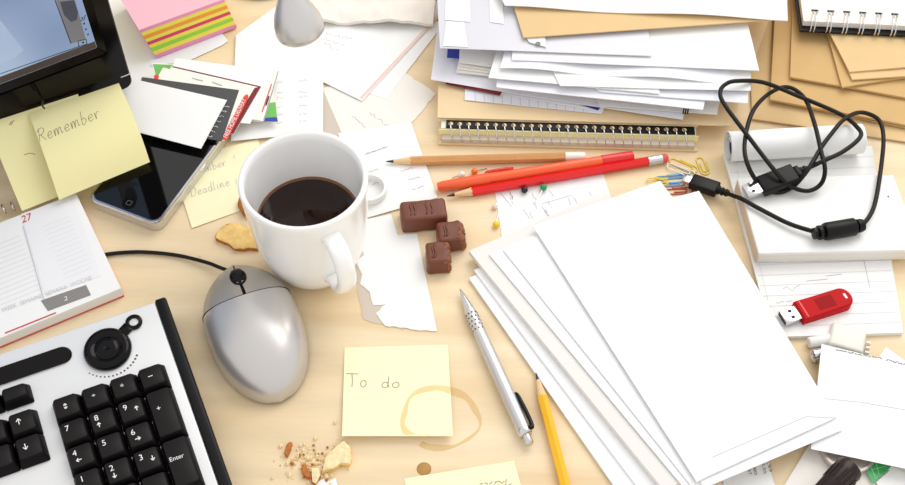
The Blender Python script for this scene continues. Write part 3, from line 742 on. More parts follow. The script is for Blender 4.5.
def handle(az, zt, zb, reach, width, thick):
    d = Vector((math.cos(az), math.sin(az), 0)); sd = Vector((-d.y, d.x, 0)); up = Vector((0, 0, 1))
    ctl = [(39, zt - 1), (46, zt + 1), (46 + reach*.62, zt - 1), (46 + reach, zt - 14), (46 + reach*.93, (zt + zb)/2 - 6), (46 + reach*.5, zb + 2), (41, zb - 5), (36.5, zb - 7)]
    path = smooth_path([MC + d*(r/1000) + up*(z/1000) for r, z in ctl], 7); vv, ff = [], []; sg = 14; n = len(path)
    for i, p in enumerate(path):
        t = (path[min(i + 1, n - 1)] - path[max(i - 1, 0)]).normalized(); nn = t.cross(sd)
        e = min(1.0, min(i, n - 1 - i)/6.0); k = 1.25 - .25*e
        for j in range(sg):
            an = 2*math.pi*j/sg; vv.append(p + sd*(width/2000*k*math.copysign(abs(math.cos(an))**.75, math.cos(an))) + nn*(thick/2000*k*math.copysign(abs(math.sin(an))**.75, math.sin(an))))
    for i in range(n - 1):
        for j in range(sg): l = (j + 1) % sg; ff.append((i*sg + j, i*sg + l, (i + 1)*sg + l, (i + 1)*sg + j))
    ff += [tuple(reversed(range(sg))), tuple(range((n - 1)*sg, n*sg))]
    return vv, ff
v, f = handle(math.radians(-62), 78, 32, 20, 14, 8.5); add('handle', v, f, M['ceramic'], mug, 180)

# ring of tape behind the mug
rc = P(369.5, 192, 2)
v, f = lathe_g(frame(Vector((rc.x, rc.y, T + .0026)), (1, 0, 0), (0, 0, 1)), [(11.8, .3), (13.9, .3), (14.2, .8), (14.2, 5.6), (13.9, 6), (11.8, 6), (11.5, 5.6), (11.5, .8), (11.8, .3)], 40, cap=False)
add('tape_ring', v, f, M['white_plastic'], None, 40, label='small white ring standing close to the right side of the mug', cat='ring')

# ------------------------------------------------------------------ top left: lamp, cube of notes, sheets
poly('sheet_of_paper', 'white sheet between the monitor and the pink cube of notes', 'paper', [(70, -14), (160, -14), (184, 74), (150, 96), (95, 90)], .5, M['paper'])
poly('paper_slip', 'small white slip sticking out from under the pink cube of notes', 'paper', [(150, 20), (222, 33), (228, 41), (222, 45), (188, 61), (150, 66)], 1.2, M['paper_cool'], .6)
# note cube: layers slide towards the viewer as they go down
HC = 31.0
tl, tr = P(139, 30, HC + 1.6), P(224, -1, HC + 1.6); bl_, br_ = P(157, 58.5, 1.8), P(237, 27.5, 1.8)
ex = (tr - tl).normalized(); back = Vector((-ex.y, ex.x, 0))*.074
cube = thing('note_cube', 'cube of coloured sticky notes with a pale pink top', 'sticky notes', (tl + tr)/2 + back/2 - Vector((0, 0, HC/1000)))
layers = [('pink', 'pale pink notes', .30), ('magenta', 'mauve notes', .08), ('lemon', 'lemon yellow notes', .11), ('orange', 'orange notes', .11), ('lemon', 'lemon yellow notes', .10), ('rose', 'rose pink notes', .10), ('lemon', 'lemon yellow notes', .10), ('lime', 'lime green notes', .12), ('lemon', 'lemon yellow notes', .12), ('magenta', 'mauve notes', .12)]
layers[0] = ('pink', 'pale pink notes', .015)
tot = sum(l[2] for l in layers); s = 0.0
for c_, lab, th in layers:
    a, b = s/tot, (s + th)/tot; s += th; q = []
    for t_ in (a, b):
        L_, R_ = tl.lerp(bl_, t_), tr.lerp(br_, t_); q += [L_, R_, R_ + back, L_ + back]
    add('note_layer', q, [(0, 1, 2, 3), (7, 6, 5, 4), (0, 4, 5, 1), (1, 5, 6, 2), (2, 6, 7, 3), (3, 7, 4, 0)], M[c_], cube, label=lab)

# desk lamp: round base behind, head bent over the papers
bc = P(258, 1.5); bc = Vector((bc.x, bc.y + .044, T))
lamp = thing('desk_lamp', 'small silver desk lamp with a bell-shaped head above the papers', 'lamp', bc)
v, f = lathe_g(frame(bc, (1, 0, 0), (0, 0, 1)), [(43, .2), (43.5, 3), (42, 7), (37, 9), (12, 12), (0, 12.5)], 48); add('base', v, f, M['brushed'], lamp, 50)
hb, ht = P(301.5, 33, 150), P(287, -9, 186)
axl = (hb - ht).normalized()
LF = frame(ht, (1, 0, 0), axl); LL = (hb - ht).length*1000
prof = [(5.5, -6), (6.3, 0), (8.0, LL*.14), (11.2, LL*.3), (14.6, LL*.5), (16.9, LL*.7), (17.6, LL*.86), (17.2, LL*.95), (15.8, LL), (14.6, LL*.99), (15.4, LL*.8), (12, LL*.45), (4, LL*.2), (0, LL*.2)]
v, f = lathe_g(LF, prof, 48); add('lamp_head', v, f, M['brushed'], lamp, 180)
v, f = lathe_g(LF, [(0, LL*.5), (8, LL*.55), (11, LL*.7), (9, LL*.84), (0, LL*.9)], 24); add('bulb', v, f, M['white_plastic'], lamp, 180)
ap = smooth_path([bc + Vector((0, 0, .011)), bc + Vector((0, .004, .12)), bc + Vector((.005, .0, .24)), ht - axl*.06 + Vector((0, .05, .05)), ht - axl*.025 + Vector((0, .008, .004)), ht + axl*.001], 10)
v, f = tube_g(ap, 4.6, 12); add('arm', v, f, M['brushed'], lamp, 180)

# ------------------------------------------------------------------ top middle: loose papers
o, S = sheet('letter', 'lined letter edge showing below the handwritten letter with a pink stripe', 'paper', [(330, 10), (445, 22), (386, 99), (300, 70)], 1.0, M['paper'], .2)
o, S = poly('torn_paper', 'white scrap with a torn right corner beside the spiral notebook', 'paper', [(322, 88), (404, 72)] + jag([(404, 72), (436, 93.5), (410, 124.5)], .8, 4, 3) + [(366, 138), (340, 133)], .7, M['paper_warm'])
ribbon('handwriting', S, scribble((370, 112), (392, 130), 1.6, 5) + scribble((352, 116), (366, 127), 1.2, 6), .4, M['faint_ink'], o)
o, S = sheet('receipt', 'narrow white receipt running from the loose papers to the mug and tape ring', 'paper', [(338, 133), (411, 122), (437.5, 197.5), (366, 218)], 1.6, M['paper'], .2, (6, 8))
ribbon('print', S, [[(366, 154), (388, 146.5)]] + scribble((365, 154.5), (389, 146), .8, 9) + scribble((368, 172), (380, 168), 1, 10) + scribble((401, 171), (413, 168), 1, 11) + scribble((372, 185), (384, 180), 1, 12) + scribble((408, 180), (420, 177), 1, 14) + scribble((412, 189), (424, 186), 1, 15), .5, M['faint_ink'], o)
o, S = sheet('letter', 'handwritten white letter with a pink stripe along its right edge', 'paper', [(300, -16), (452, 3), (362, 101), (262, 52)], 1.9, M['paper'], .2)
ribbon('pink_stripe', S, [[(440, 14), (361, 98)]], 2.6, M['pink_ink'], o)
hw = scribble((326, 33), (354, 40), 1.6, 1) + scribble((324, 38), (345, 46), 1.6, 2) + scribble((324, 43), (340, 50.5), 1.6, 3)
ribbon('handwriting', S, hw, .4, M['faint_ink'], o)
o, S = sheet('invoice', 'large white invoice sheet with faint figures under the lamp head', 'paper', [(236, 35), (324, -28), (323, 132), (231, 141)], 2.8, M['paper'], .25, (8, 10))
rows = []
for i, y in enumerate((82, 93, 98, 107, 115, 123)):
    rows += scribble((277, y), (283, y - .5), 1.0, 20 + i, 1.1) + scribble((299, y - 1), (307, y - 1.5), 1.2, 40 + i, 1.1)
ribbon('figures', S, rows, .4, M['faint_ink'], o)
poly('grey_strip', 'grey strip between the invoice sheet and the loose receipts', 'card', [(312, 84), (324, 92), (343, 136), (316, 136)], 1.3, M['paper_grey'], .3)  # thin grey-beige strip filling the gap between the sheets
o, S = sheet('crumpled_envelope', 'crumpled off-white envelope along the top behind the lamp', 'envelope', [(296, -52, 8), (440, -52, 6), (433, 22, 10), (312, 20, 8)], 6, mat('crumpled_paper', (238, 231, 222), .88, spec=.2, bump=.3, bscale=45), 3.2, (48, 28),
             bend=lambda u, v: 2.2*math.sin(u*9 + v*2) + 5*v*(1 - v) + 2.6*noise.noise(Vector((u*6, v*6, 2.2))) + 1.8*abs(noise.noise(Vector((u*15, v*9 + u*5, 5.2)))), seed=3)
# torn papers right of the mug
edge = [(357, 258), (363, 270), (361, 285), (364, 318), (372, 322), (404, 330)]
poly('torn_paper', 'greyish torn under-layer peeping out at the left of the torn white paper', 'paper', [(368, 226), (392, 250), (404, 330)] + jag([(404, 329), (374, 323), (363, 319), (357, 290), (356, 262), (368, 226)], .5, 4, 4)[1:-1], .35, M['paper_grey'], .25)
o, S = poly('torn_paper', 'white torn paper with ragged left edge right of the mug handle', 'paper',
     [(367, 219), (391, 214), (398, 235), (417, 233.5), (437, 331)] + jag([(437, 331), (420, 330.5), (404, 327.5), (385, 325.5), (376, 313), (386, 304), (373, 305), (370, 292), (360, 284), (362, 274), (356, 262), (364, 255), (358, 244), (364, 232), (367, 219)], .7, 4, 8)[1:-1], .8, M['paper'], .3)

# ------------------------------------------------------------------ to-do note and stains
ring_c = (440, 418)
def ring_pts(a, r):
    wob = 1 + .03*math.sin(3*a + 1) + .02*math.sin(5*a)
    return ring_c[0] + 40.5*r*wob*math.cos(a), ring_c[1] + 33*r*wob*math.sin(a)
def stain(name, S, a0, a1, mt, parent, off, label=None, cat=None, w0=.86):
    k = 48; vv, ff = [], []
    for i in range(k + 1):
        a = math.radians(a0 + (a1 - a0)*i/k); inn = w0 + .07*math.sin(2*a + .5) + .03*math.sin(7*a)
        vv += [S.at(*ring_pts(a, 1.0), off), S.at(*ring_pts(a, inn), off)]
    ff = [(2*i, 2*i + 1, 2*i + 3, 2*i + 2) for i in range(k)]
    return add(name, vv, ff, mt, parent, label=label, cat=cat)
stain('coffee_ring', level(0), -78, 122, M['stain'], None, .00015, 'dried coffee ring on the wood beside the To do note', 'stain')
o, S = sheet('sticky_note', 'yellow sticky note reading To do with a coffee ring on its corner', 'sticky note', [(344.5, 347.5, .6), (448, 344.5, .6), (453, 436, 6), (342, 436, 6)], .6, M['yellow_pale'], .2, (10, 12),
             bend=lambda u, v: -3.2*v*(1 - v) if True else 0)
ribbon('handwriting', S, hand('To', (346, 387), (368, 387), (0, -13.5)) + hand('do', (381, 387.5), (401, 387.5), (.5, -11)), .45, M['pencil_ink'], o)
def in_note_ring(): 
    k = 40; vv, ff = [], []
    for i in range(k + 1):
        a = math.radians(95 + (288 - 95)*i/k); inn = .84 + .06*math.sin(2*a + .5) + .03*math.sin(7*a)
        p, q = ring_pts(a, 1.0), ring_pts(a, inn)
        p = (min(p[0], 450.5), min(p[1], 434.5)); q = (min(q[0], 450.5), min(q[1], 434.0))
        vv += [S.at(*p, .0004), S.at(*q, .0004)]
    return add('coffee_stain', vv, [(2*i, 2*i + 1, 2*i + 3, 2*i + 2) for i in range(k)], M['stain'], o)
in_note_ring()
dp = P(424, 469); v, f = lathe_g(frame(dp, (1, 0, 0), (0, 0, 1)), [(5.0, .05), (4.6, .35), (3, .6), (0, .7)], 24)
add('coffee_drop', v, f, M['stain_dark'], None, 180, label='round dried coffee drop above the lowest yellow note', cat='stain')
o, S = sheet('sticky_note', 'yellow sticky note at the bottom edge with a pencil scribble', 'sticky note', [(404, 478.5), (514, 460.5), (536, 540), (424, 560)], .5, M['yellow_pale'], .2, (6, 6))
ribbon('handwriting', S, scribble((480, 485), (507, 481), 2.0, 31) + scribble((484, 489), (512, 485), 2, 32), .5, M['pencil_ink'], o)

# ------------------------------------------------------------------ crackers, crumbs, chocolates
def chunk(name, label, cat, px, h0, th, top, side, group=None, rough=.5, seed=0):
    rnd = random.Random(seed); pts = [P(x, y, h0 + th) for x, y in px]; n = len(pts)
    c = sum(pts, Vector())/n; vv = []; ff = []
    rings = [(1.0, -th), (1.03, -th*.5), (1.0, -th*.12), (.9, 0), (.55, .25)]
    for s_, dz in rings:
        for p in pts:
            q = c + (p - c)*s_; q = Vector((q.x, q.y, q.z + dz/1000))
            if dz > -th*.9: q += Vector([rnd.uniform(-rough, rough)/1000 for _ in range(3)])
            vv.append(q)
    for j in range(len(rings) - 1):
        ff += [(j*n + i, j*n + (i + 1) % n, (j + 1)*n + (i + 1) % n, (j + 1)*n + i) for i in range(n)]
    mm = [1]*n*2 + [0]*n*2
    ff.append(tuple(range((len(rings) - 1)*n, len(rings)*n))); mm.append(0); ff.append(tuple(reversed(range(n)))); mm.append(1)
    return add(name, vv, ff, [top, side], None, 60, mm, label=label, cat=cat, group=group)
chunk('cracker_piece', 'broken golden cracker lying left of the mug', 'cracker', jag([(215.5, 238), (217, 232), (223, 225.5), (231, 222.5), (238, 223), (246, 227), (254, 229), (259, 238), (258.5, 248), (249, 247.5), (243, 248.5), (234, 247.5), (228, 243), (220, 240)], .4, 3, 2), .1, 4.0, M['cracker'], M['crust'])
chunk('cracker_piece', 'brown cracker bit peeping out from behind the mug on the Deadline note', 'cracker', [(237, 203), (239, 197), (246, 194), (256, 200), (254, 214), (243, 213)], 1.6, 4.0, M['crust'], M['crust'])
chunk('cracker_piece', 'bitten cracker wedge with golden crust below the To do note', 'cracker', jag([(325, 455.5), (333, 448), (344, 440.5), (349, 445), (351.5, 457), (349, 463), (340, 463), (333, 468), (322, 471), (325, 461)], .5, 3, 5), .1, 5, M['crumb'], M['cracker'], rough=.6)
chunk('cracker_piece', 'browned crust sliver, leftmost of the crumbs beside the To do note', 'cracker', [(283.5, 453), (286, 445), (289.5, 441), (292, 443), (290, 450), (287, 456)], .1, 3.4, M['crust'], M['crust'])
chunk('cracker_piece', 'orange-brown crust sliver in the middle of the crumbs', 'cracker', [(301, 466), (305, 463), (309, 471), (310.5, 477), (306, 477), (302, 472)], .1, 3.6, M['crust'], M['crust'])
chunk('cracker_piece', 'pale square crumb at the bottom of the crumbs', 'cracker', [(312, 469), (318, 468), (320, 475), (316, 483), (312, 482)], .1, 4, M['crumb'], M['crust'])
poly('paper_scrap', 'small white torn scrap at the bottom edge below the crumbs', 'paper', jag([(312, 490), (319, 481), (324, 478.5), (330, 481), (336, 478), (338, 490)], .5, 3, 3), 1.0, M['paper'])
rnd = random.Random(3); g = MB()
for i in range(190):
    if i < 150: x, y = rnd.gauss(312, 14), rnd.gauss(461, 9)
    else: x, y = rnd.uniform(282, 350), rnd.uniform(440, 484)
    if y < 437: continue
    r = rnd.uniform(.35, 1.5)*(1 if rnd.random() < .8 else 1.5)
    c = P(x, y, r*.6); k = []
    for d in ((1, 0, 0), (-1, 0, 0), (0, 1, 0), (0, -1, 0), (0, 0, 1), (0, 0, -1)): k.append(c + Vector(d)*(r*rnd.uniform(.6, 1.1)/1000))
    g.put(k, [(0, 2, 4), (2, 1, 4), (1, 3, 4), (3, 0, 4), (2, 0, 5), (1, 2, 5), (3, 1, 5), (0, 3, 5)], 0 if rnd.random() < .88 else 1)
for x, y, r in ((335, 422, 2.0), (315, 438, 2.0), (298, 455, 2.2), (303, 450, 1.6), (316, 463, 1.8), (307, 459, 1.9), (326, 474, 1.6), (294, 462, 1.5), (200, 256, .8), (222, 244, .7), (218, 240, .8)):
    c = P(x, y, r*.6); k = [c + Vector(d)*(r*rnd.uniform(.7, 1.1)/1000) for d in ((1, 0, 0), (-1, 0, 0), (0, 1, 0), (0, -1, 0), (0, 0, 1), (0, 0, -1))]
    g.put(k, [(0, 2, 4), (2, 1, 4), (1, 3, 4), (3, 0, 4), (2, 0, 5), (1, 2, 5), (3, 1, 5), (0, 3, 5)], 0)
g.build('crumbs', [M['crumb'], M['crust']], None, 30, label='scatter of cracker crumbs below the To do note', cat='crumbs', kind='stuff')

def choc(label, px0, px1, wd, ht, bitten=None, seed=0):
    a, b = P(*px0), P(*px1); fr = frame((a + b)/2, b - a, (0, 0, 1)); L_ = (b - a).length*1000
    bm = bmesh.new(); nx, ny = 14, 10; grid = {}
    rnd = random.Random(seed); top, side = [], []
    v, f = box_g(lambda x, y, z: Vector((x, y, z)), -L_/2, L_/2, -wd/2, wd/2, 0.1, ht, 2.6, 4)
    bm = bmesh.new(); w = [bm.verts.new(p) for p in v]
    for q in f: bm.faces.new([w[i] for i in q])
    bmesh.ops.subdivide_edges(bm, edges=[e for e in bm.edges if e.calc_length() > 4], cuts=7, use_grid_fill=True)
    bm.verts.index_update(); v = [p.co.copy() for p in bm.verts]; f = [[p.index for p in q.verts] for q in bm.faces]; bm.free()
    v2 = []
    for p in v:
        q = Vector(p); k = noise.noise(Vector((q.x*.12 + seed, q.y*.12, q.z*.12)))
        t = q.z/ht; q.x *= 1 - .05*t; q.y *= 1 - .08*t
        if bitten and q.x*bitten > L_*.25: q.x += -bitten*(1.5 + 4.5*abs(noise.noise(Vector((q.y*.35, q.z*.35, seed)))) + 2.2*q.z/ht*abs(math.sin(q.y*.5)))*min(1, (q.x*bitten - L_*.25)/3)
        v2.append(fr(q.x + k*.5, q.y + k*.5, max(.05, q.z + k*.5)))
    mm = []
    for q in f:
        cx = sum(v[i][0] for i in q)/len(q); mm.append(1 if bitten and cx*bitten > L_*.30 else 0)
    o = add('chocolate_piece', v2, f, [M['choc'], M['choc_in']], None, 60, mm, label=label, cat='chocolate', group='chocolate pieces by the mug')
    g = MB()
    for i, x in enumerate([-L_*.28, -L_*.2, L_*.05, L_*.16]):
        if bitten and x*bitten > 0: continue
        pts = smooth_path([fr(x, -wd*.25, ht + .15), fr(x + 1.2, -wd*.05, ht + .35), fr(x + .4, wd*.18, ht + .25), fr(x + 2.0, wd*.34, ht - .1)], 5)
        v, f = tube_g(pts, .7, 6); g.put(v, f)
    if g.v: g.build('ripple', M['choc'], o, 180)
choc('whole chocolate bar piece, largest and uppermost of the three by the torn paper', (400.5, 224), (447, 219), 21, 16, None, 1)
choc('square chocolate piece between the large bar piece and the bitten one', (437, 243.5), (468, 240), 21, 15, 1, 2)
choc('bitten chocolate piece showing crumbly filling, nearest to the silver pen', (426, 264), (454, 262), 22, 15, 1, 3)

# ------------------------------------------------------------------ pens and pencils
def along(p0, h0, p1, h1):
    a, b = P(p0[0], p0[1], h0), P(p1[0], p1[1], h1); return a, b, (b - a).length*1000, frame(a, (0, 0, 1), b - a)
def hexa(fr, prof, seg=6): return lathe_g(fr, prof, seg)
def pencil(label, tip, end, r, mt, h, eraser=None, group='pencils and pens on the desk'):
    a, b, L_, fr = along(tip, h, end, h)
    o = thing('pencil', label, 'pencil', Vector(((a.x + b.x)/2, (a.y + b.y)/2, T)), group)
    v, f = lathe_g(fr, [(.35, 0), (r*.38, 6)], 12); add('lead', v, f, M['graphite'], o, 60)
    v, f = lathe_g(fr, [(r*.38, 6), (r*.95, 20)], 18); add('sharpened_wood', v, f, M['pencil_wood'], o, 60)
    e = L_ if not eraser else L_ - 16
    v, f = hexa(fr, [(r*.99, 19.2), (r*1.03, 21), (r*1.03, e)], 6 if r > 3 else 12); add('barrel', v, f, mt, o, 20)
    if eraser:
        v, f = lathe_g(fr, [(r*1.02, e), (r*1.08, e + 1), (r*1.0, e + 3), (r*1.08, e + 5), (r*1.0, e + 7), (r*1.06, e + 11.5)], 18); add('ferrule', v, f, M['brushed'] if eraser != 'white' else M['eraser_white'], o, 60)
        v, f = lathe_g(fr, [(r*.98, e + 11), (r*1.0, e + 15), (r*.7, e + 16.5), (0, e + 16.6)], 18); add('eraser', v, f, M['eraser'] if eraser != 'white' else M['eraser_white'], o, 60)
    return o
pencil('red pencil with silver ferrule and pink eraser end', (447, 196), (667, 158), 3.7, M['red_gloss'], 4.2, 'pink')
pencil('natural wood pencil lying above the red ones', (386, 161.5), (585, 156.3), 3.6, M['natural'], 4.2, 'white')
pencil('yellow pencil lying between the silver pen and the envelopes', (536, 373), (574, 520), 3.7, M['yellow_lacquer'], 4.0)
# capped orange-red pen
a, b, L_, fr = along((437, 187), 5.2, (633, 156), 5.2)
pen = thing('pen', 'orange-red felt pen with red cap lying against the red pencil', 'pen', Vector(((a.x + b.x)/2, (a.y + b.y)/2, T)), 'pencils and pens on the desk')
v, f = lathe_g(fr, [(0, 0), (3.2, .4), (4.0, 4), (4.8, 30), (5.1, 40), (5.1, 42)], 24); add('cap', v, f, M['orange_pen'], pen, 60)
v, f = lathe_g(fr, [(4.2, 42), (4.5, 50), (4.3, 130), (4.0, L_ - 26)], 24); add('barrel', v, f, M['orange_pen'], pen, 60)
v, f = lathe_g(fr, [(4.5, L_ - 26), (4.5, L_ - 1), (4.0, L_), (0, L_)], 24); add('end_plug', v, f, M['red_cap'], pen, 60, label='deeper red end')
clp = smooth_path([fr(3.0, 3.4, 38), fr(3.4, 6.2, 40), fr(3.2, 7.0, 55), fr(2.6, 6.8, 80), fr(2.2, 6.2, 84)], 6)
v, f = tube_g([fr(2.6, -3.8, 40), fr(2.8, -5.0, 42), fr(2.6, -5.4, 50), fr(2.2, -5.6, 58), fr(1.6, -5.2, 63)] if fr(0, 1, 0).y < fr(0, 0, 0).y else [fr(2.6, 3.8, 40), fr(2.8, 5.0, 42), fr(2.6, 5.4, 50), fr(2.2, 5.6, 58), fr(1.6, 5.2, 63)], 1.3, 8); add('clip', v, f, M['red_cap'], pen, 180)
# silver ball pen
a, b, L_, fr = along((460, 289), 4.6, (530, 444), 5.6)
pen = thing('ball_pen', 'silver ballpoint pen with dotted grip between the envelopes and the yellow note', 'pen', Vector(((a.x + b.x)/2, (a.y + b.y)/2, T)), 'pencils and pens on the desk')
v, f = lathe_g(fr, [(.4, 0), (.8, 1.5), (1.3, 3.5), (3.5, 17), (3.9, 20)], 24); add('tip_cone', v, f, M['steel'], pen, 60)
v, f = lathe_g(fr, [(3.9, 20), (4.5, 24), (4.7, 46), (5.0, 60), (5.2, 90), (5.0, L_ - 12)], 28); add('barrel', v, f, M['brushed'], pen, 60)
g = MB()
for j in range(5):
    for i in range(10):
        an = 2*math.pi*(i + .5*(j % 2))/10; z = 25 + j*3.6; r_ = 4.55
        p = fr(r_*math.cos(an), r_*math.sin(an), z); nn = (p - fr(0, 0, z)).normalized()
        v, f = lathe_g(frame(p, fr.ez, nn), [(.8, -.2), (.75, .12), (0, .14)], 8); g.put(v, f)
g.build('grip_dots', M['charcoal'], pen)
v, f = lathe_g(fr, [(5.0, L_ - 12), (5.1, L_ - 11), (5.1, L_ - 8), (4.4, L_ - 7)], 24); add('collar', v, f, M['steel'], pen, 60)
v, f = lathe_g(fr, [(2.9, L_ - 7.5), (3.0, L_ - 1), (2.4, L_), (0, L_)], 20); add('push_button', v, f, M['steel'], pen, 60)
sg = 1 if (fr(0, 1, 0) - fr(0, 0, 0)).x > 0 else -1
pts = smooth_path([fr(3.6, sg*3.6, L_ - 10), fr(3.2, sg*5.8, L_ - 11), fr(2.8, sg*6.2, L_ - 22), fr(2.0, sg*5.8, L_ - 36), fr(1.6, sg*4.8, L_ - 40)], 6)
v, f = tube_g(pts, [1.6]*(len(pts) - 6) + [1.5, 1.4, 1.3, 1.2, 1.0, .7], 8); add('clip', v, f, M['black_gloss'], pen, 180)

# ------------------------------------------------------------------ pins
def pin(label, head, needle, mt, r=2.7, base=0.0):
    c = P(head[0], head[1], base + r); c2 = Vector((c.x, c.y, T + (base + r + .05)/1000)); n_ = P(needle[0], needle[1], base + .5)
    o = thing('ball_pin', label, 'pin', Vector((c2.x, c2.y, T)), 'ball-headed pins')
    v, f = lathe_g(frame(c2, (1, 0, 0), (0, 0, 1)), [(0, -r)] + [(r*math.cos(a), r*math.sin(a)) for a in [math.radians(-75 + 15*i) for i in range(11)]] + [(0, r)], 18); add('head', v, f, mt, o, 180)
    v, f = tube_g([c2, n_], .35, 6); add('needle', v, f, M['steel'], o)
pin('orange ball pin just above the orange-red pen', (474.5, 171.5), (487, 168.5), M['pin_orange'])
pin('white ball pin beside the orange pin', (462, 174.5), (452, 178), M['pin_white'])
pin('black ball pin below the red pencil', (524.5, 190), (530, 180), M['pin_black'], base=.8)
pin('green ball pin below the red pencil', (543.5, 187.5), (535.5, 203), M['pin_green'], base=.8)
pin('yellow ball pin left of the printed slip', (496, 224.5), (499.5, 209), M['pin_yellow'])
pin('pale pinkish ball pin above the yellow one', (494.5, 207), (501, 199), M['pin_pink'], 2.2)

# ------------------------------------------------------------------ printed slip and envelopes
o, S = sheet('printed_slip', 'white printed slip lying between red pencil and envelopes', 'paper', [(494.5, 188), (603, 173), (622, 232), (504, 252)], .5, M['paper'], .2, (6, 6))
rows = []
for i in range(16):
    x, y = random.Random(60 + i).uniform(503, 598), random.Random(90 + i).uniform(188, 212)
    rows += scribble((x, y), (x + 3, y + 7), .8, 100 + i, 1.5)
rows += [[(523, 209), (530, 219)], [(500, 192), (512, 207)], [(541, 204), (572, 195)]]
ribbon('print', S, rows, .5, M['rule'], o)
EG = 'stack of white envelopes'
def env(label, q, h, mt, t, n=(8, 10), wave=.3, seed=0): return sheet('envelope', label, 'envelope', q, h, mt, t, n, wave=wave, seed=seed, group=EG)
env('lowest white envelope of the big stack, its corner sticking out to the left', [(469, 278, 3), (600, 225, 3), (745, 468, 3), (622, 497, 3)], 3, M['paper_env'], 2.2, seed=1)
env('second lowest white envelope of the big stack, seen as a thin left edge', [(474, 270, 5), (602, 220, 5), (780, 430, 5), (655, 510, 5)], 6, M['paper_env'], 1.8, seed=2)
env('thick padded greyish envelope in the big stack of white envelopes', [(469, 251, 10), (605, 192, 10), (800, 428, 10), (664, 490, 10)], 11, M['bubble'], 4.4, seed=3)
env('white envelope lying directly on the padded one', [(489, 254, 11.6), (606, 205, 11.6), (812, 424, 11.6), (686, 490, 11.6)], 13, M['paper_env'], 1.0, seed=4)
env('third white envelope from the top of the big stack', [(503, 249.5, 13), (612, 208, 13), (820, 424, 13), (694, 489, 13)], 16, M['paper_env'], .9, seed=5)
o, S = env('white envelope just under the topmost one, corner pointing to the cable plug', [(563, 226, 14.4), (699, 191, 14.4), (843, 429.5, 14.4), (704, 488, 14.4)], 18, M['paper_env'], .9, seed=6)
o, S = env('topmost large white envelope of the big stack', [(533, 226, 15.8), (660, 181, 15.8), (837, 417, 15.8), (697, 482, 15.8)], 21, M['paper_env'], .9, seed=7)
fl = band('flap', S, [(698.5, 480.5), (712, 457.5), (806, 416.5), (836, 417.5)], M['paper_env'], o, .0006)
ribbon('flap_edge', S, [[(712, 457.5), (806, 416.5), (836, 417.7)]], .45, M['rule'], o, .0008)
o, S = sheet('receipt', 'receipt with figures under the lower end of the envelope stack', 'paper', [(720, 462, 1), (766, 452, 1), (780, 505, 1), (728, 512, 1)], 1, M['paper'], .2, (4, 4))
g = MB()
for s_, p0, p1 in (('2,53', (766, 459), (770, 472)), ('12,55', (762, 461), (764, 474)), ('80', (753, 468), (755, 475)), ('57', (748, 470), (749.5, 475))):
    v, f = printed_g(S, s_, p0, p1, (2.6, -1)); g.put(v, f)
g.build('figures', M['grey_ink'], o)

# ------------------------------------------------------------------ spiral notebook under the pile
NB0, NB1 = P(438.5, 128.5, 12), P(699, 135.5, 12)
NX = (NB1 - NB0).normalized(); NY = Vector((-NX.y, NX.x, 0)); nw = (NB1 - NB0).length*1000
NBF = frame(Vector((NB0.x, NB0.y, T)), NX, (0, 0, 1))     # x along the bound edge, y away from the viewer
nb = thing('spiral_notebook', 'large wire-bound notebook with buff cover at the bottom of the paper pile', 'notebook', NBF(nw/2, 140, 0))
v, f = box_g(NBF, 0, nw, -7.5, 285, .3, 2.0, .3); add('back_cover', v, f, M['cover'], nb)
v, f = box_g(NBF, 2, nw - 2, 1.5, 283, 2.1, 11.0, .2); add('page_block', v, f, M['paper_warm'], nb)
v, f = box_g(NBF, 3, nw - 3, -6.2, 1.4, 2.1, 6.2, .2); add('page_block', v, f, M['paper_grey'], nb)
v, f = box_g(NBF, 0, nw, 9.5, 285, 11.2, 12.6, .3); add('front_cover', v, f, M['cover'], nb)
v, f = box_g(NBF, 6, nw - 3, 1.2, 9.4, 11.1, 12.2, .2); add('punched_edge', v, f, M['black_plastic'], nb, label='dark punched edge')
v, f = box_g(NBF, 0, nw, -.6, .1, 5.2, 11.6, .1); add('edge_strip', v, f, M['yellow'], nb, label='pale yellow edge strip')
nr = 27; pts = []
for i in range(nr*16 + 1):
    a = 2*math.pi*i/16; pts.append(NBF(8 + (nw - 14)*i/(nr*16), .0 + 7.6*math.cos(a), 8.0 + 7.4*math.sin(a)))
v, f = tube_g(pts, .55, 6); add('wire_coil', v, f, M['steel'], nb, 180)
for k in range(nr):
    x = 8 + (nw - 14)*(k + .25)/nr
    v, f = lathe_g(frame(NBF(x, 5.4, 12.25), NX, (0, 0, 1)), [(1.9, 0), (1.9, .12), (0, .12)], 10)
    add('punched_hole', v, f, M['cover'], nb)

# ------------------------------------------------------------------ pile of papers
PG = 'papers piled on the spiral notebook'
def pile(label, q, h, mt, t=.5, cat='paper', name='paper', n=(14, 6), bend=None, wave=.5, seed=0):
    return sheet(name, label, cat, q, h, mt, t, n, bend=bend, wave=wave, seed=seed, group=PG)
pile('buff folder lying on the spiral notebook below all the white papers', [(441, -45), (790, -40), (731, 125.5), (437.5, 117.5)], 14.5, M['cover'], 1.2, 'folder', 'folder', wave=.2)
o, S = pile('lined white sheet lowest in the paper pile, just above the buff folder', [(468, 20), (640, 25), (602, 114), (464.5, 100)], 15.6, M['paper_cool'], .4, seed=1)
ribbon('ruling', S, [[(466 + i*9, 92 + i*.9), (466.5 + i*9, 100 + i*.9)] for i in range(1, 14)], .4, M['rule'], o)
o, S = pile('brochure with a bright blue corner low in the paper pile', [(500, 40), (655, 70), (600, 111.5), (500, 93)], 17.0, M['paper'], .6, seed=2, cat='brochure', name='brochure', wave=.2)
band('blue_print', S, [(566, 100), (598, 104), (600, 108), (598, 110.5)], M['blue_card'], o)
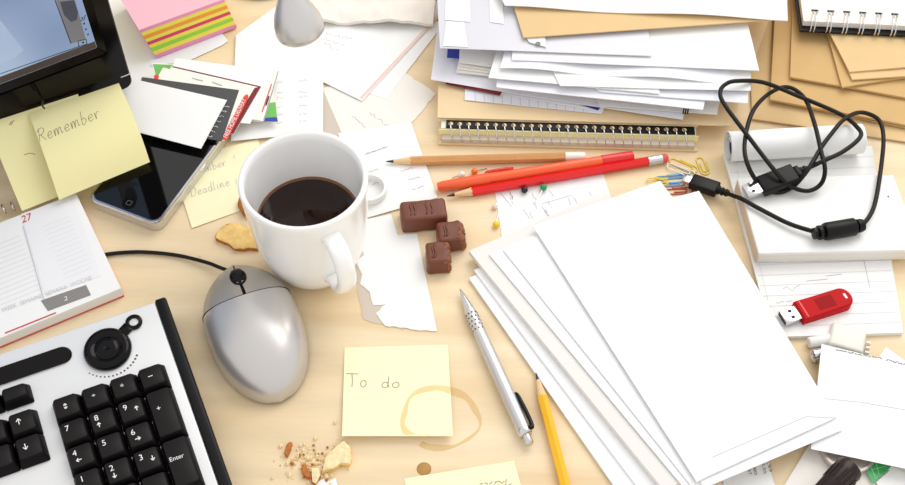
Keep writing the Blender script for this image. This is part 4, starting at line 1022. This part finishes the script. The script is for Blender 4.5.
o, S = pile('maroon booklet edge at the left of the paper pile', [(452, 40), (520, 50), (500, 95), (446, 83.5)], 18.2, M['maroon'], .9, 'booklet', 'booklet', wave=.2)
pile('broad white sheet drooping at the lower edge of the paper pile', [(440, 10), (700, 30), (683, 119.5), (431, 79.5)], 20.0, M['paper_cool'], .6, seed=4, n=(20, 6), bend=lambda u, v: -1.2*math.sin(u*math.pi)*v)
o, S = pile('white sheet with black stripes printed at its right corner in the pile', [(560, 40), (728, 60), (717, 114.5), (600, 106)], 21.8, M['paper'], .5, seed=5)
ribbon('black_stripes', S, [[(684 + 2.2*i, 108), (683 + 2.2*i, 114)] for i in range(3)], 1.1, M['black_ink'], o)
for k, (q, lab) in enumerate([
  ([(470, 0), (560, 20), (566, 84), (456, 72)], 'lowest small white envelope in the left bundle of the pile'),
  ([(470, -5), (560, 20), (564, 82), (457, 68.5)], 'second small white envelope in the left bundle of the pile'),
  ([(474, -5), (560, 20), (562, 80), (458, 65.5)], 'third small white envelope in the left bundle of the pile'),
]):
    pile(lab, q, 23.2 + k*1.5, M['paper_warm'] if k != 1 else M['paper'], .9, 'envelope', 'envelope', wave=.15, seed=6 + k)
pile('blue card tucked above the left bundle of small envelopes', [(450, 10), (530, 20), (520, 62), (447, 57.5)], 28.0, M['blue_card'], .5, 'card', 'card', wave=.1)
pile('small white envelope covering most of the blue card', [(462, 0), (560, 15), (560, 76), (459, 62)], 29.2, M['paper'], .8, 'envelope', 'envelope', wave=.15, seed=12)
pile('white sheet with its right corner above the striped sheet in the pile', [(498, 10), (716, 50), (703, 110), (496.5, 87.5)], 31.0, M['paper_cool'], .8, seed=9, n=(20, 6), wave=1.0)
pile('white sheet reaching out to the right behind the black cable loop', [(500, 10), (752, 50), (747.5, 103.5), (600, 92)], 33.0, M['paper_cool'], .7, seed=10, wave=.8)
pile('folded white sheet with a stepped left corner in the pile', [(510, 5), (640, 20), (660, 94), (488.5, 78)], 34.8, M['paper'], .8, seed=11, n=(16, 6), wave=1.2)
pile('white sheet ending below the cable loop at the right of the pile', [(520, 5), (752, 40), (750.5, 91), (560, 86)], 36.6, M['paper'], .7, seed=13, wave=.8)
pile('white sheet with a wavy lower edge in the middle of the pile', [(520, -5), (740, 20), (727.5, 82.5), (500, 68)], 38.6, M['paper_cool'], .7, seed=14, n=(24, 6), bend=lambda u, v: 1.6*v*math.sin(u*11))
pile('large white sheet with a square right corner high in the pile', [(515, -20), (742, 0), (759, 71), (512, 60)], 41.2, M['paper'], .8, seed=15, n=(18, 6), wave=1.2)
o, S = pile('translucent plastic sleeve at the left of the pile, white labels inside', [(435, -40), (640, -30), (652, 56), (440, 48)], 43.8, M['sleeve'], .6, 'plastic sleeve', 'plastic_sleeve', n=(16, 6), wave=.4, seed=16)
for q in ([(446, -12), (470, -8), (470.5, 22), (445, 20)], [(446, 21), (464, 22), (468, 47), (443, 46)], [(489, -10), (502, -6), (504, 24), (490, 22)]):
    band('white_label', S, q, M['white_ink'], o, .0005)
o, S = pile('little white tab with a punched hole under the manila folder edge', [(522, 30), (544, 31), (546.5, 47), (529, 42)], 45.6, M['paper'], .3, 'tab', 'paper_tab', (4, 4), wave=0)
hc = S.at(538, 43.5, .0002); v, f = lathe_g(frame(hc, (1, 0, 0), (0, 0, 1)), [(2.2, 0), (2.2, .08), (0, .08)], 16); add('punched_hole', v, f, M['grey_box'], o)
pile('manila envelope near the top of the paper pile', [(496, -50), (795, -60), (785, 19, ), (523.5, 37.5)], 47.4, M['manila_pale'], 1.0, 'envelope', 'envelope', n=(18, 6), wave=.4, seed=17)
pile('topmost white sheet of the paper pile with a wavy front edge', [(470, -60), (785, -60), (788, 19.5), (505, 6.5)], 50.0, M['paper'], .8, n=(28, 8), bend=lambda u, v: (1.4*math.sin(u*10 + 1))*v, wave=.6, seed=18)

# ------------------------------------------------------------------ manila envelopes on the right
GM = 'manila envelopes at the right'
def man(label, q, h, t=1.4, pale=False, seed=0, n=(16, 16), bend=None):
    return sheet('manila_envelope', label, 'envelope', q, h, M['manila_pale' if pale else 'manila'], t, n, wave=1.4, seed=seed, group=GM, bend=bend)
man('pale manila envelope lowest at the right, its edge above the rolled pad', [(748, 0), (1000, 20), (1000, 156), (752, 119)], 2.0, 1.2, True, 1)
man('short manila envelope strip between the lowest and the broad envelope', [(797, 60), (1000, 90), (1000, 148), (795, 105.5)], 4.2, 1.2, False, 2)
man('broad manila envelope crossing behind the cable loops', [(776, -5), (1000, 30), (1000, 143), (770, 99.5)], 7.2, 2.0, False, 3)
man('manila envelope with a creased lower left corner beside the paper pile', [(793, -20), (920, -10), (935, 103), (790, 77.5)], 10.4, 2.0, False, 4)
man('manila envelope peeping out under the uppermost two at the right', [(815, -10), (1000, -10), (1000, 62), (842, 87.5)], 13.4, 2.0, False, 5)
man('second manila envelope from the top at the right', [(815, -5), (1000, -12), (1000, 70), (852, 80)], 15.6, 1.4, True, 6)
man('uppermost manila envelope beneath the black wire-bound notebook', [(812, 0), (1000, -15), (1000, 60), (849.5, 72)], 17.6, 1.4, True, 7)
# black notebook
B0, B1 = P(803, 25, 27), P(930, 31, 27)
BX = (B1 - B0).normalized(); BF = frame(Vector((B0.x, B0.y, T)), BX, (0, 0, 1))
bn = thing('wire_notebook', 'black-backed wire-bound notebook with white pages at the top right corner', 'notebook', BF(80, 70, 19.5))
v, f = box_g(BF, -1.5, 165, -1, 215, 19.4, 21.4, .4); add('back_cover', v, f, M['black_plastic'], bn, label='black back cover')
v, f = box_g(BF, 1, 163, 5, 213, 21.6, 27, .2); add('page_block', v, f, M['paper_warm'], bn)
for i in range(11):
    x = 10 + i*13.6
    for dx in (-1.4, 1.6):
        pts = [BF(x + dx + 2.2*math.cos(a), 7.5 + 11*math.cos(a), 24.5 + 6.2*math.sin(a)) for a in [2*math.pi*k/20 for k in range(20)]]
        v, f = tube_g(pts, .65, 6, True); add('wire_loop', v, f, M['steel'], bn, 180)
    v, f = box_g(BF, x - 1.0, x + 5.0, 17.5, 20, 27.0, 27.15); add('punched_hole', v, f, M['black_ink'], bn)

# ------------------------------------------------------------------ ruled pad with rolled-back pages
PT = 4.0
pad = thing('ruled_pad', 'ruled writing pad with its top pages rolled back under the white box', 'notepad', P(815, 240))
q = [(723, 152), (872, 146), (903.5, 332.5), (772, 337)]
_, S = sheet('page_block', None, None, [(x, y, PT) for x, y in q], PT, M['paper'], 3.6, (8, 10), parent=pad)
rows = []
for i in range(1, 18):
    t = i/18; a = (q[0][0] + (q[3][0] - q[0][0])*t, q[0][1] + (q[3][1] - q[0][1])*t); b = (q[1][0] + (q[2][0] - q[1][0])*t, q[1][1] + (q[2][1] - q[1][1])*t)
    rows.append([(a[0] + 2, a[1]), (b[0] - 1, b[1])])
rows.append([(737, 170), (768, 300)])
ribbon('ruling', S, rows, .35, mat('pad_ruling', (212, 213, 222), .85), pad)
ribbon('handwriting', S, scribble((783, 290), (800, 288), 3.2, 71, 4) + [[(826, 276), (842, 274)], [(864, 261), (870, 288)], [(806, 281), (828, 279)]] + scribble((776, 303), (792, 300), 1.6, 73), .4, M['faint_ink'], pad)
# the roll
ra, rb = P(728, 148, 17), P(861, 140, 17)
ra.z = rb.z = T + .0178
RL = frame(ra, (0, 0, 1), rb - ra); rl = (rb - ra).length*1000
vv, ff = [], []; ns = 90
for k in range(ns + 1):
    t = k/ns; r_ = 13.2 - 5.2*t; an = math.radians(-170 + 900*t)
    for z in (0, rl*.34, rl*.67, rl): vv.append(RL(r_*math.cos(an), r_*math.sin(an), z))
for k in range(ns):
    for z in range(3): a = k*4 + z; ff.append((a, a + 1, a + 5, a + 4))
rp = add('rolled_pages', vv, ff, M['paper'], pad, 180)
v, f = lathe_g(RL, [(7.2, 3), (7.2, rl - 3), (6.6, rl - 3), (6.6, 3), (7.2, 3)], 28); add('rolled_cover', v, f, M['dark_blue'], pad, 60, label='navy inside of the roll')
ribbon('roll_ruling', level(30.6), [], .4, M['rule'], pad) if False else None

# white box (disk drive) lying on the pad
BH = 17.5
c0, c1, c2 = P(737.5, 178, BH), P(893, 174.5, BH), P(759, 253.5, BH)
XB = Plane(c0, c1 - c0, c2 - c0); bw_, bd_ = (c1 - c0).length*1000, (c2 - c0).dot(XB.ey)*1000
wb = thing('external_drive', 'flat white box lying on the ruled pad below the black cable', 'box', XB(bw_/2, bd_/2, -13.2))
sh = (c2 - c0).dot(XB.ex)*1000
def skew(x, y, z): return XB(x + sh*y/bd_, y, z)
v, f = box_g(skew, 0, bw_, 0, bd_, -3.2, 0, .8, 3); add('lid', v, f, M['white_plastic'], wb, 40)
v, f = box_g(skew, .6, bw_ - .6, .6, bd_ - .6, -13.0, -3.3, .6, 2); add('body', v, f, M['offwhite_plastic'], wb, 40)
v, f = box_g(skew, -.3, .5, 1, bd_ - 1, -12.8, -.8, .1, 1); add('side_panel', v, f, M['beige_edge'], wb, label='beige left side panel')
v, f = lathe_g(frame(XB(bw_ - 9, 22, 0), XB.ex, XB.n), [(.8, -.1), (.8, .15), (0, .2)], 12); add('indicator', v, f, M['grey_ink'], wb)

# ------------------------------------------------------------------ usb cable
uc = thing('usb_cable', 'tangled black cable with a flat plug lying over box and rolled pad', 'cable', P(800, 190))
path = [(743, 199.5, 20.5), (760, 209, 21), (790, 224, 22), (819, 233, 23)]
v, f = tube_g(smooth_path([P(*p) for p in [(725, 192.5, 9.4), (734, 196, 15)] + path], 10), 1.75, 10); add('lead', v, f, M['cable'], uc, 180)
loop = [(861, 226, 23), (869, 217, 23), (875, 203, 22), (880, 175, 21.5), (883.5, 142, 15), (881, 124, 14), (873.5, 116, 15), (859, 112.5, 22), (844, 119.5, 35), (832, 133, 37), (821, 148, 37), (807, 171, 35), (793, 186.5, 22.5), (778, 192.5, 20.5), (762, 187, 20.5), (749, 168, 34), (744.5, 145, 37), (752, 113, 37), (768, 94.5, 29), (787, 87, 23), (804, 97.5, 24), (814, 122, 37), (821, 151, 38), (825, 170, 35), (820.5, 184.5, 24), (807, 191, 22.5), (789.5, 185.5, 26), (775, 171, 35), (746, 133.5, 40), (723.5, 103, 42), (720.5, 91, 43), (726, 84, 44), (737, 81, 44), (763.5, 82.5, 36), (798, 96, 28), (839, 113.5, 29), (856, 126, 37), (860.5, 136.5, 38), (844, 151, 38), (821, 162, 37), (806.5, 169, 30.5)]
v, f = tube_g(smooth_path([P(*p) for p in loop], 8), 1.75, 10); add('lead', v, f, M['cable'], uc, 180)
# ferrite core
a, b = P(818, 233, 24.8), P(861, 225.5, 24.8); fr = frame(a, (0, 0, 1), b - a); L_ = (b - a).length*1000
v, f = lathe_g(fr, [(2.4, -4), (4.4, -3.6), (4.4, -1.6), (3.0, -1.4), (3.0, 0), (5.6, .2), (5.6, 2.4), (3.6, 2.8), (3.6, 4), (6.4, 5), (6.9, 6.5), (6.9, L_ - 6), (6.4, L_ - 5), (3.4, L_ - 4.4), (3.4, L_ - 3.4), (5.2, L_ - 3), (5.2, L_ - .4), (4.4, L_ + 2), (2.4, L_ + 2.6)], 24); add('ferrite_core', v, f, M['black_plastic'], uc, 40)
# small plug
a, b = P(691, 181, 6.0), P(724, 192, 9.0); fr = frame(a, (0, 0, 1), b - a); L_ = (b - a).length*1000
pl = [(-3.4, 0), (-3.4, 0)]
v, f = box_g(lambda x, y, z: fr(z, y, x), 0, L_ - 5, -6.2, 6.2, -3.6, 3.6, 1.4, 3); mp_ = add('micro_plug', v, f, M['black_plastic'], uc, 40)
v, f = box_g(lambda x, y, z: fr(z, y, x), -6.5, .2, -3.6, 3.6, -1.6, 1.6, .3, 2); add('plug_tip', v, f, M['steel'], mp_, 40)
v, f = lathe_g(fr, [(3.6, L_ - 5.2), (3.6, L_ - 3.6), (2.7, L_ - 3.4), (2.7, L_ - 2.2), (3.4, L_ - 2), (3.4, L_ - .6), (2.6, L_ - .4), (2.6, L_ + 1), (3.1, L_ + 1.2), (3.1, L_ + 2.4), (2.3, L_ + 4)], 18); add('strain_relief', v, f, M['black_plastic'], mp_, 40)
# large plug
a, b = P(760, 187, 23.0), P(806, 169.5, 29.5); fr = frame(a, (0, 0, 1), b - a); L_ = (b - a).length*1000
v, f = box_g(lambda x, y, z: fr(z, y, x), 0, L_ - 9, -8.2, 8.2, -4.0, 4.0, 1.4, 3); up_ = add('flat_plug', v, f, M['black_plastic'], uc, 40)
v, f = box_g(lambda x, y, z: fr(z, y, x), L_ - 9.2, L_ - 5, -5, 5, -3.4, 3.4, 1.0, 2); add('plug_neck', v, f, M['black_plastic'], up_, 40)
v, f = lathe_g(fr, [(3.6, L_ - 5.2), (3.6, L_ - 3.4), (2.8, L_ - 3.2), (2.8, L_ - 2), (3.4, L_ - 1.8), (3.4, L_ - .2), (2.5, L_), (2.4, L_ + 2)], 18); add('strain_relief', v, f, M['black_plastic'], up_, 40)
v, f = box_g(lambda x, y, z: fr(z, y, x), -12.5, .2, -6, 6, -2.3, 2.3, .3, 2); ts = add('plug_shell', v, f, M['steel'], up_, 40)
for y in (-2.6, 2.6):
    v, f = box_g(lambda x, y2, z: fr(z, y2, x), -8, -5.4, y - 1.1, y + 1.1, 2.25, 2.4); add('shell_window', v, f, M['black_ink'], up_) 

# ------------------------------------------------------------------ red usb stick
a, b = P(798, 313.5, 7.5), P(850, 297, 7.5); fr = frame(a, (0, 0, 1), b - a); L_ = (b - a).length*1000
us = thing('usb_stick', 'translucent red memory stick with steel plug lying on the ruled pad', 'usb stick', fr(0, 0, L_/2) - Vector((0, 0, .0033)))
UF = lambda x, y, z: fr(z, y, x)
ol = [(0, -8.4), (L_ - 7, -8.4)] + [(L_ - 7 + 7*math.sin(t), -8.4*math.cos(t)) for t in [math.radians(180*i/12) for i in range(1, 12)]] + [(L_ - 7, 8.4), (0, 8.4)]
v, f = plate_g(UF, ol, -3.3, 4.0, 1.2); ub = add('body', v, f, M['red_clear'], us, 35)
v, f = box_g(UF, L_*.34, L_*.66, -5, 5, 3.9, 4.15, .1); add('chip_window', v, f, M['red_dark'], us, label='darker chip window')
v, f = box_g(UF, L_ - 6, L_ - 4.2, -2.2, 2.2, 3.9, 4.2, .1); add('cord_slot', v, f, M['white_ink'], us)
v, f = box_g(UF, 3, 4.4, -7.2, 7.2, 3.9, 4.3, .1); add('end_ridge', v, f, M['red_gloss'], us)
v, f = box_g(UF, -13, .2, -6, 6, -2.2, 2.4, .3, 2); sp = add('plug', v, f, M['steel'], us, 40)
for y in (-2.7, 2.7):
    v, f = box_g(UF, -7.4, -4.6, y - 1.2, y + 1.2, 2.35, 2.5); add('plug_window', v, f, M['black_ink'], sp)
v, f = box_g(UF, -13.15, -12.9, -5.2, 5.2, -1.6, 1.6); add('plug_mouth', v, f, M['dark_brown'], sp)

# ------------------------------------------------------------------ paper clips
def clip(label, p0, p1, wd, mt, z=.8):
    a, b = P(*p0), P(*p1); fr = frame(a, b - a, (0, 0, 1)); L_ = (b - a).length*1000; w = wd/2; k = w*.62
    arc = lambda cx, r, a0, a1, n=7: [(cx + r*math.cos(math.radians(a0 + (a1 - a0)*i/n)), r*math.sin(math.radians(a0 + (a1 - a0)*i/n))) for i in range(n + 1)]
    pts = [(L_*.3, w)] + arc(L_ - w, w, 90, -90) + [(L_*.5, -w)] + [(w + w*math.cos(math.radians(t)), -w + (w + k) + (w + k)/2*0 + 0) for t in ()]
    r1 = (w + k)/2; y0 = (-w + k)/2
    pts += [(r1 + r1*math.cos(math.radians(t)), y0 + r1*math.sin(math.radians(t))) for t in range(270, 89, -22)]
    pts += [(L_*.55, k)]
    r2 = k*.82; pts += [(L_*.74 + r2*math.cos(math.radians(t)), k - r2 + r2*math.sin(math.radians(t))) for t in range(90, -91, -22)] + [(L_*.35, k - 2*r2)]
    wv = smooth_path([fr(x, y, z) for x, y in pts], 3)
    v, f = tube_g(wv, .5, 6); add('paper_clip', v, f, mt, None, 180, label=label, cat='paper clip', group='paper clips by the notebook coil')
clip('yellow paper clip nearest to the eraser end of the red pencil', (670, 160), (697, 171.5), 7, M['clip_yellow'])
clip('white paper clip below the long yellow clip', (667.5, 166), (694, 177), 7, M['pin_white'], 1.9)
clip('yellow paper clip standing apart on the right', (699.5, 158), (706, 175), 7, M['clip_yellow'])
clip('light blue paper clip, upper of the two blue ones', (657, 178.5), (690, 176), 3.6, M['clip_blue'], .8)
clip('light blue paper clip, lower of the two blue ones', (662, 185.5), (684, 184), 3.6, M['clip_blue'], .8)
clip('red paper clip half under the envelope corner', (664, 192), (692, 191), 6, M['clip_red'], .8)
clip('yellow paper clip half hidden behind the topmost envelope', (647, 181), (668, 184), 6, M['clip_yellow'], 2.0)

# ------------------------------------------------------------------ lower right corner
# adapter under the printed letter
ad = thing('power_adapter', 'small off-white adapter with a plug pin showing above the typed letter', 'adapter', P(838, 350))
a = P(838, 344, 0); fr = frame(Vector((a.x, a.y, T)), P(866, 352) - P(838, 344), (0, 0, 1))
v, f = box_g(fr, -9, 18, -10, 13, .3, 10.5, 2.0, 3, 1.4); add('body', v, f, M['offwhite_plastic'], ad, 40)
v, f = lathe_g(frame(P(808, 343, 5), (0, 0, 1), P(832, 339, 5) - P(808, 343, 5)), [(0, 0), (3.6, .4), (4.2, 1.2), (4.2, 18), (3.4, 18.6)], 20); add('cord_grip', v, f, M['white_plastic'], ad, 40)
v, f = lathe_g(frame(P(812, 356, 5.5), (0, 0, 1), P(832, 353, 5.5) - P(812, 356, 5.5)), [(2.2, 2), (2.6, .6), (4.2, 0), (5.0, .6), (5.0, 16)], 24); add('connector', v, f, M['steel'], ad, 40)
g = MB()
for i in range(4):
    v, f = box_g(fr, 18, 21, -11 + i*4.2, -9.4 + i*4.2, 3, 9, .2); g.put(v, f)
g.build('contact_fins', M['offwhite_plastic'], ad)
poly('paper_sheet', 'white sheet corner standing out behind the typed letter at the right', 'paper', [(868, 372), (886, 347), (960, 400), (960, 440), (880, 420)], 8.0, M['paper'], .4)
# packet, foil, marker
poly('white_packet', 'flat white packet under the dark marker at the bottom right', 'packet', [(812, 440), (960, 470), (960, 560), (748, 545)], 3.0, M['paper_warm'], 2.4)
cc = P(852, 464, 8); v, f = lathe_g(frame(Vector((cc.x, cc.y + .012, T + .0032)), (1, 0, 0), (0, 0, 1)), [(17, 0), (18.5, .6), (18.8, 4), (18.2, 5), (16.5, 5.2), (15.8, 4.2), (0, 3.8)], 40)
add('tin_lid', v, f, M['foil_grey'], None, 50, label='round grey metal lid half under the typed letter', cat='lid')
a, b = P(806, 512, 13), P(851, 467, 15); fr = frame(a, (0, 0, 1), b - a); L_ = (b - a).length*1000
mk = thing('marker', 'dark brown marker pointing up at the bottom right corner', 'marker', Vector(((a.x + b.x)/2, (a.y + b.y)/2, T + .003)))
v, f = lathe_g(fr, [(7.2, -70), (7.2, 18)], 24); add('barrel', v, f, M['dark_brown'], mk, 50)
v, f = lathe_g(fr, [(6.6, 14), (8.0, 17), (9.0, L_ - 8), (9.4, L_ - 3), (8.6, L_ - .6), (7.0, L_), (0, L_ - .6)], 32); cpk = add('cap', v, f, M['dark_brown'], mk, 50)
g = MB()
for i in range(16):
    an = 2*math.pi*i/16; p0, p1 = fr(8.7*math.cos(an), 8.7*math.sin(an), L_ - 18), fr(9.2*math.cos(an), 9.2*math.sin(an), L_ - 7)
    v, f = tube_g([p0, p1], .5, 5); g.put(v, f)
g.build('cap_ribs', M['dark_brown'], cpk)
o, S = sheet('green_leaflet', 'green foil leaflet corner at the bottom right beside the marker', 'leaflet', [(856, 450, 6), (893, 464.5, 6.4), (884, 473, 6.4), (873, 483.5, 6)], 6, M['green_foil'], .3, (4, 4))
ribbon('pale_lines', S, [[(869, 462), (876, 479)], [(876, 463), (879, 474)], [(871, 470), (886, 466)]], .5, M['green_pale'], o)
poly('paper_sheet', 'white sheet edge at the bottom right corner beside the green leaflet', 'paper', [(884, 462), (960, 500), (960, 540), (900, 520), (876, 482), (889, 471)], 4.6, M['paper'], .4)
o, S = sheet('typed_letter', 'white letter with a typed line along its upper edge at the right', 'paper', [(821.5, 344, 11.5), (960, 378, 15), (960, 480, 15), (811, 449, 11.6)], 18, M['paper_env'], .3, (10, 10), wave=.3, seed=21)
ribbon('typed_line', S, scribble((836, 350), (882, 358.5), .8, 77, .9) + scribble((886, 359.5), (930, 370), .9, 78, .9), .6, M['grey_ink'], o)
ribbon('fold_line', S, [[(820, 398), (860, 402), (930, 414)]], .4, M['rule'], o)
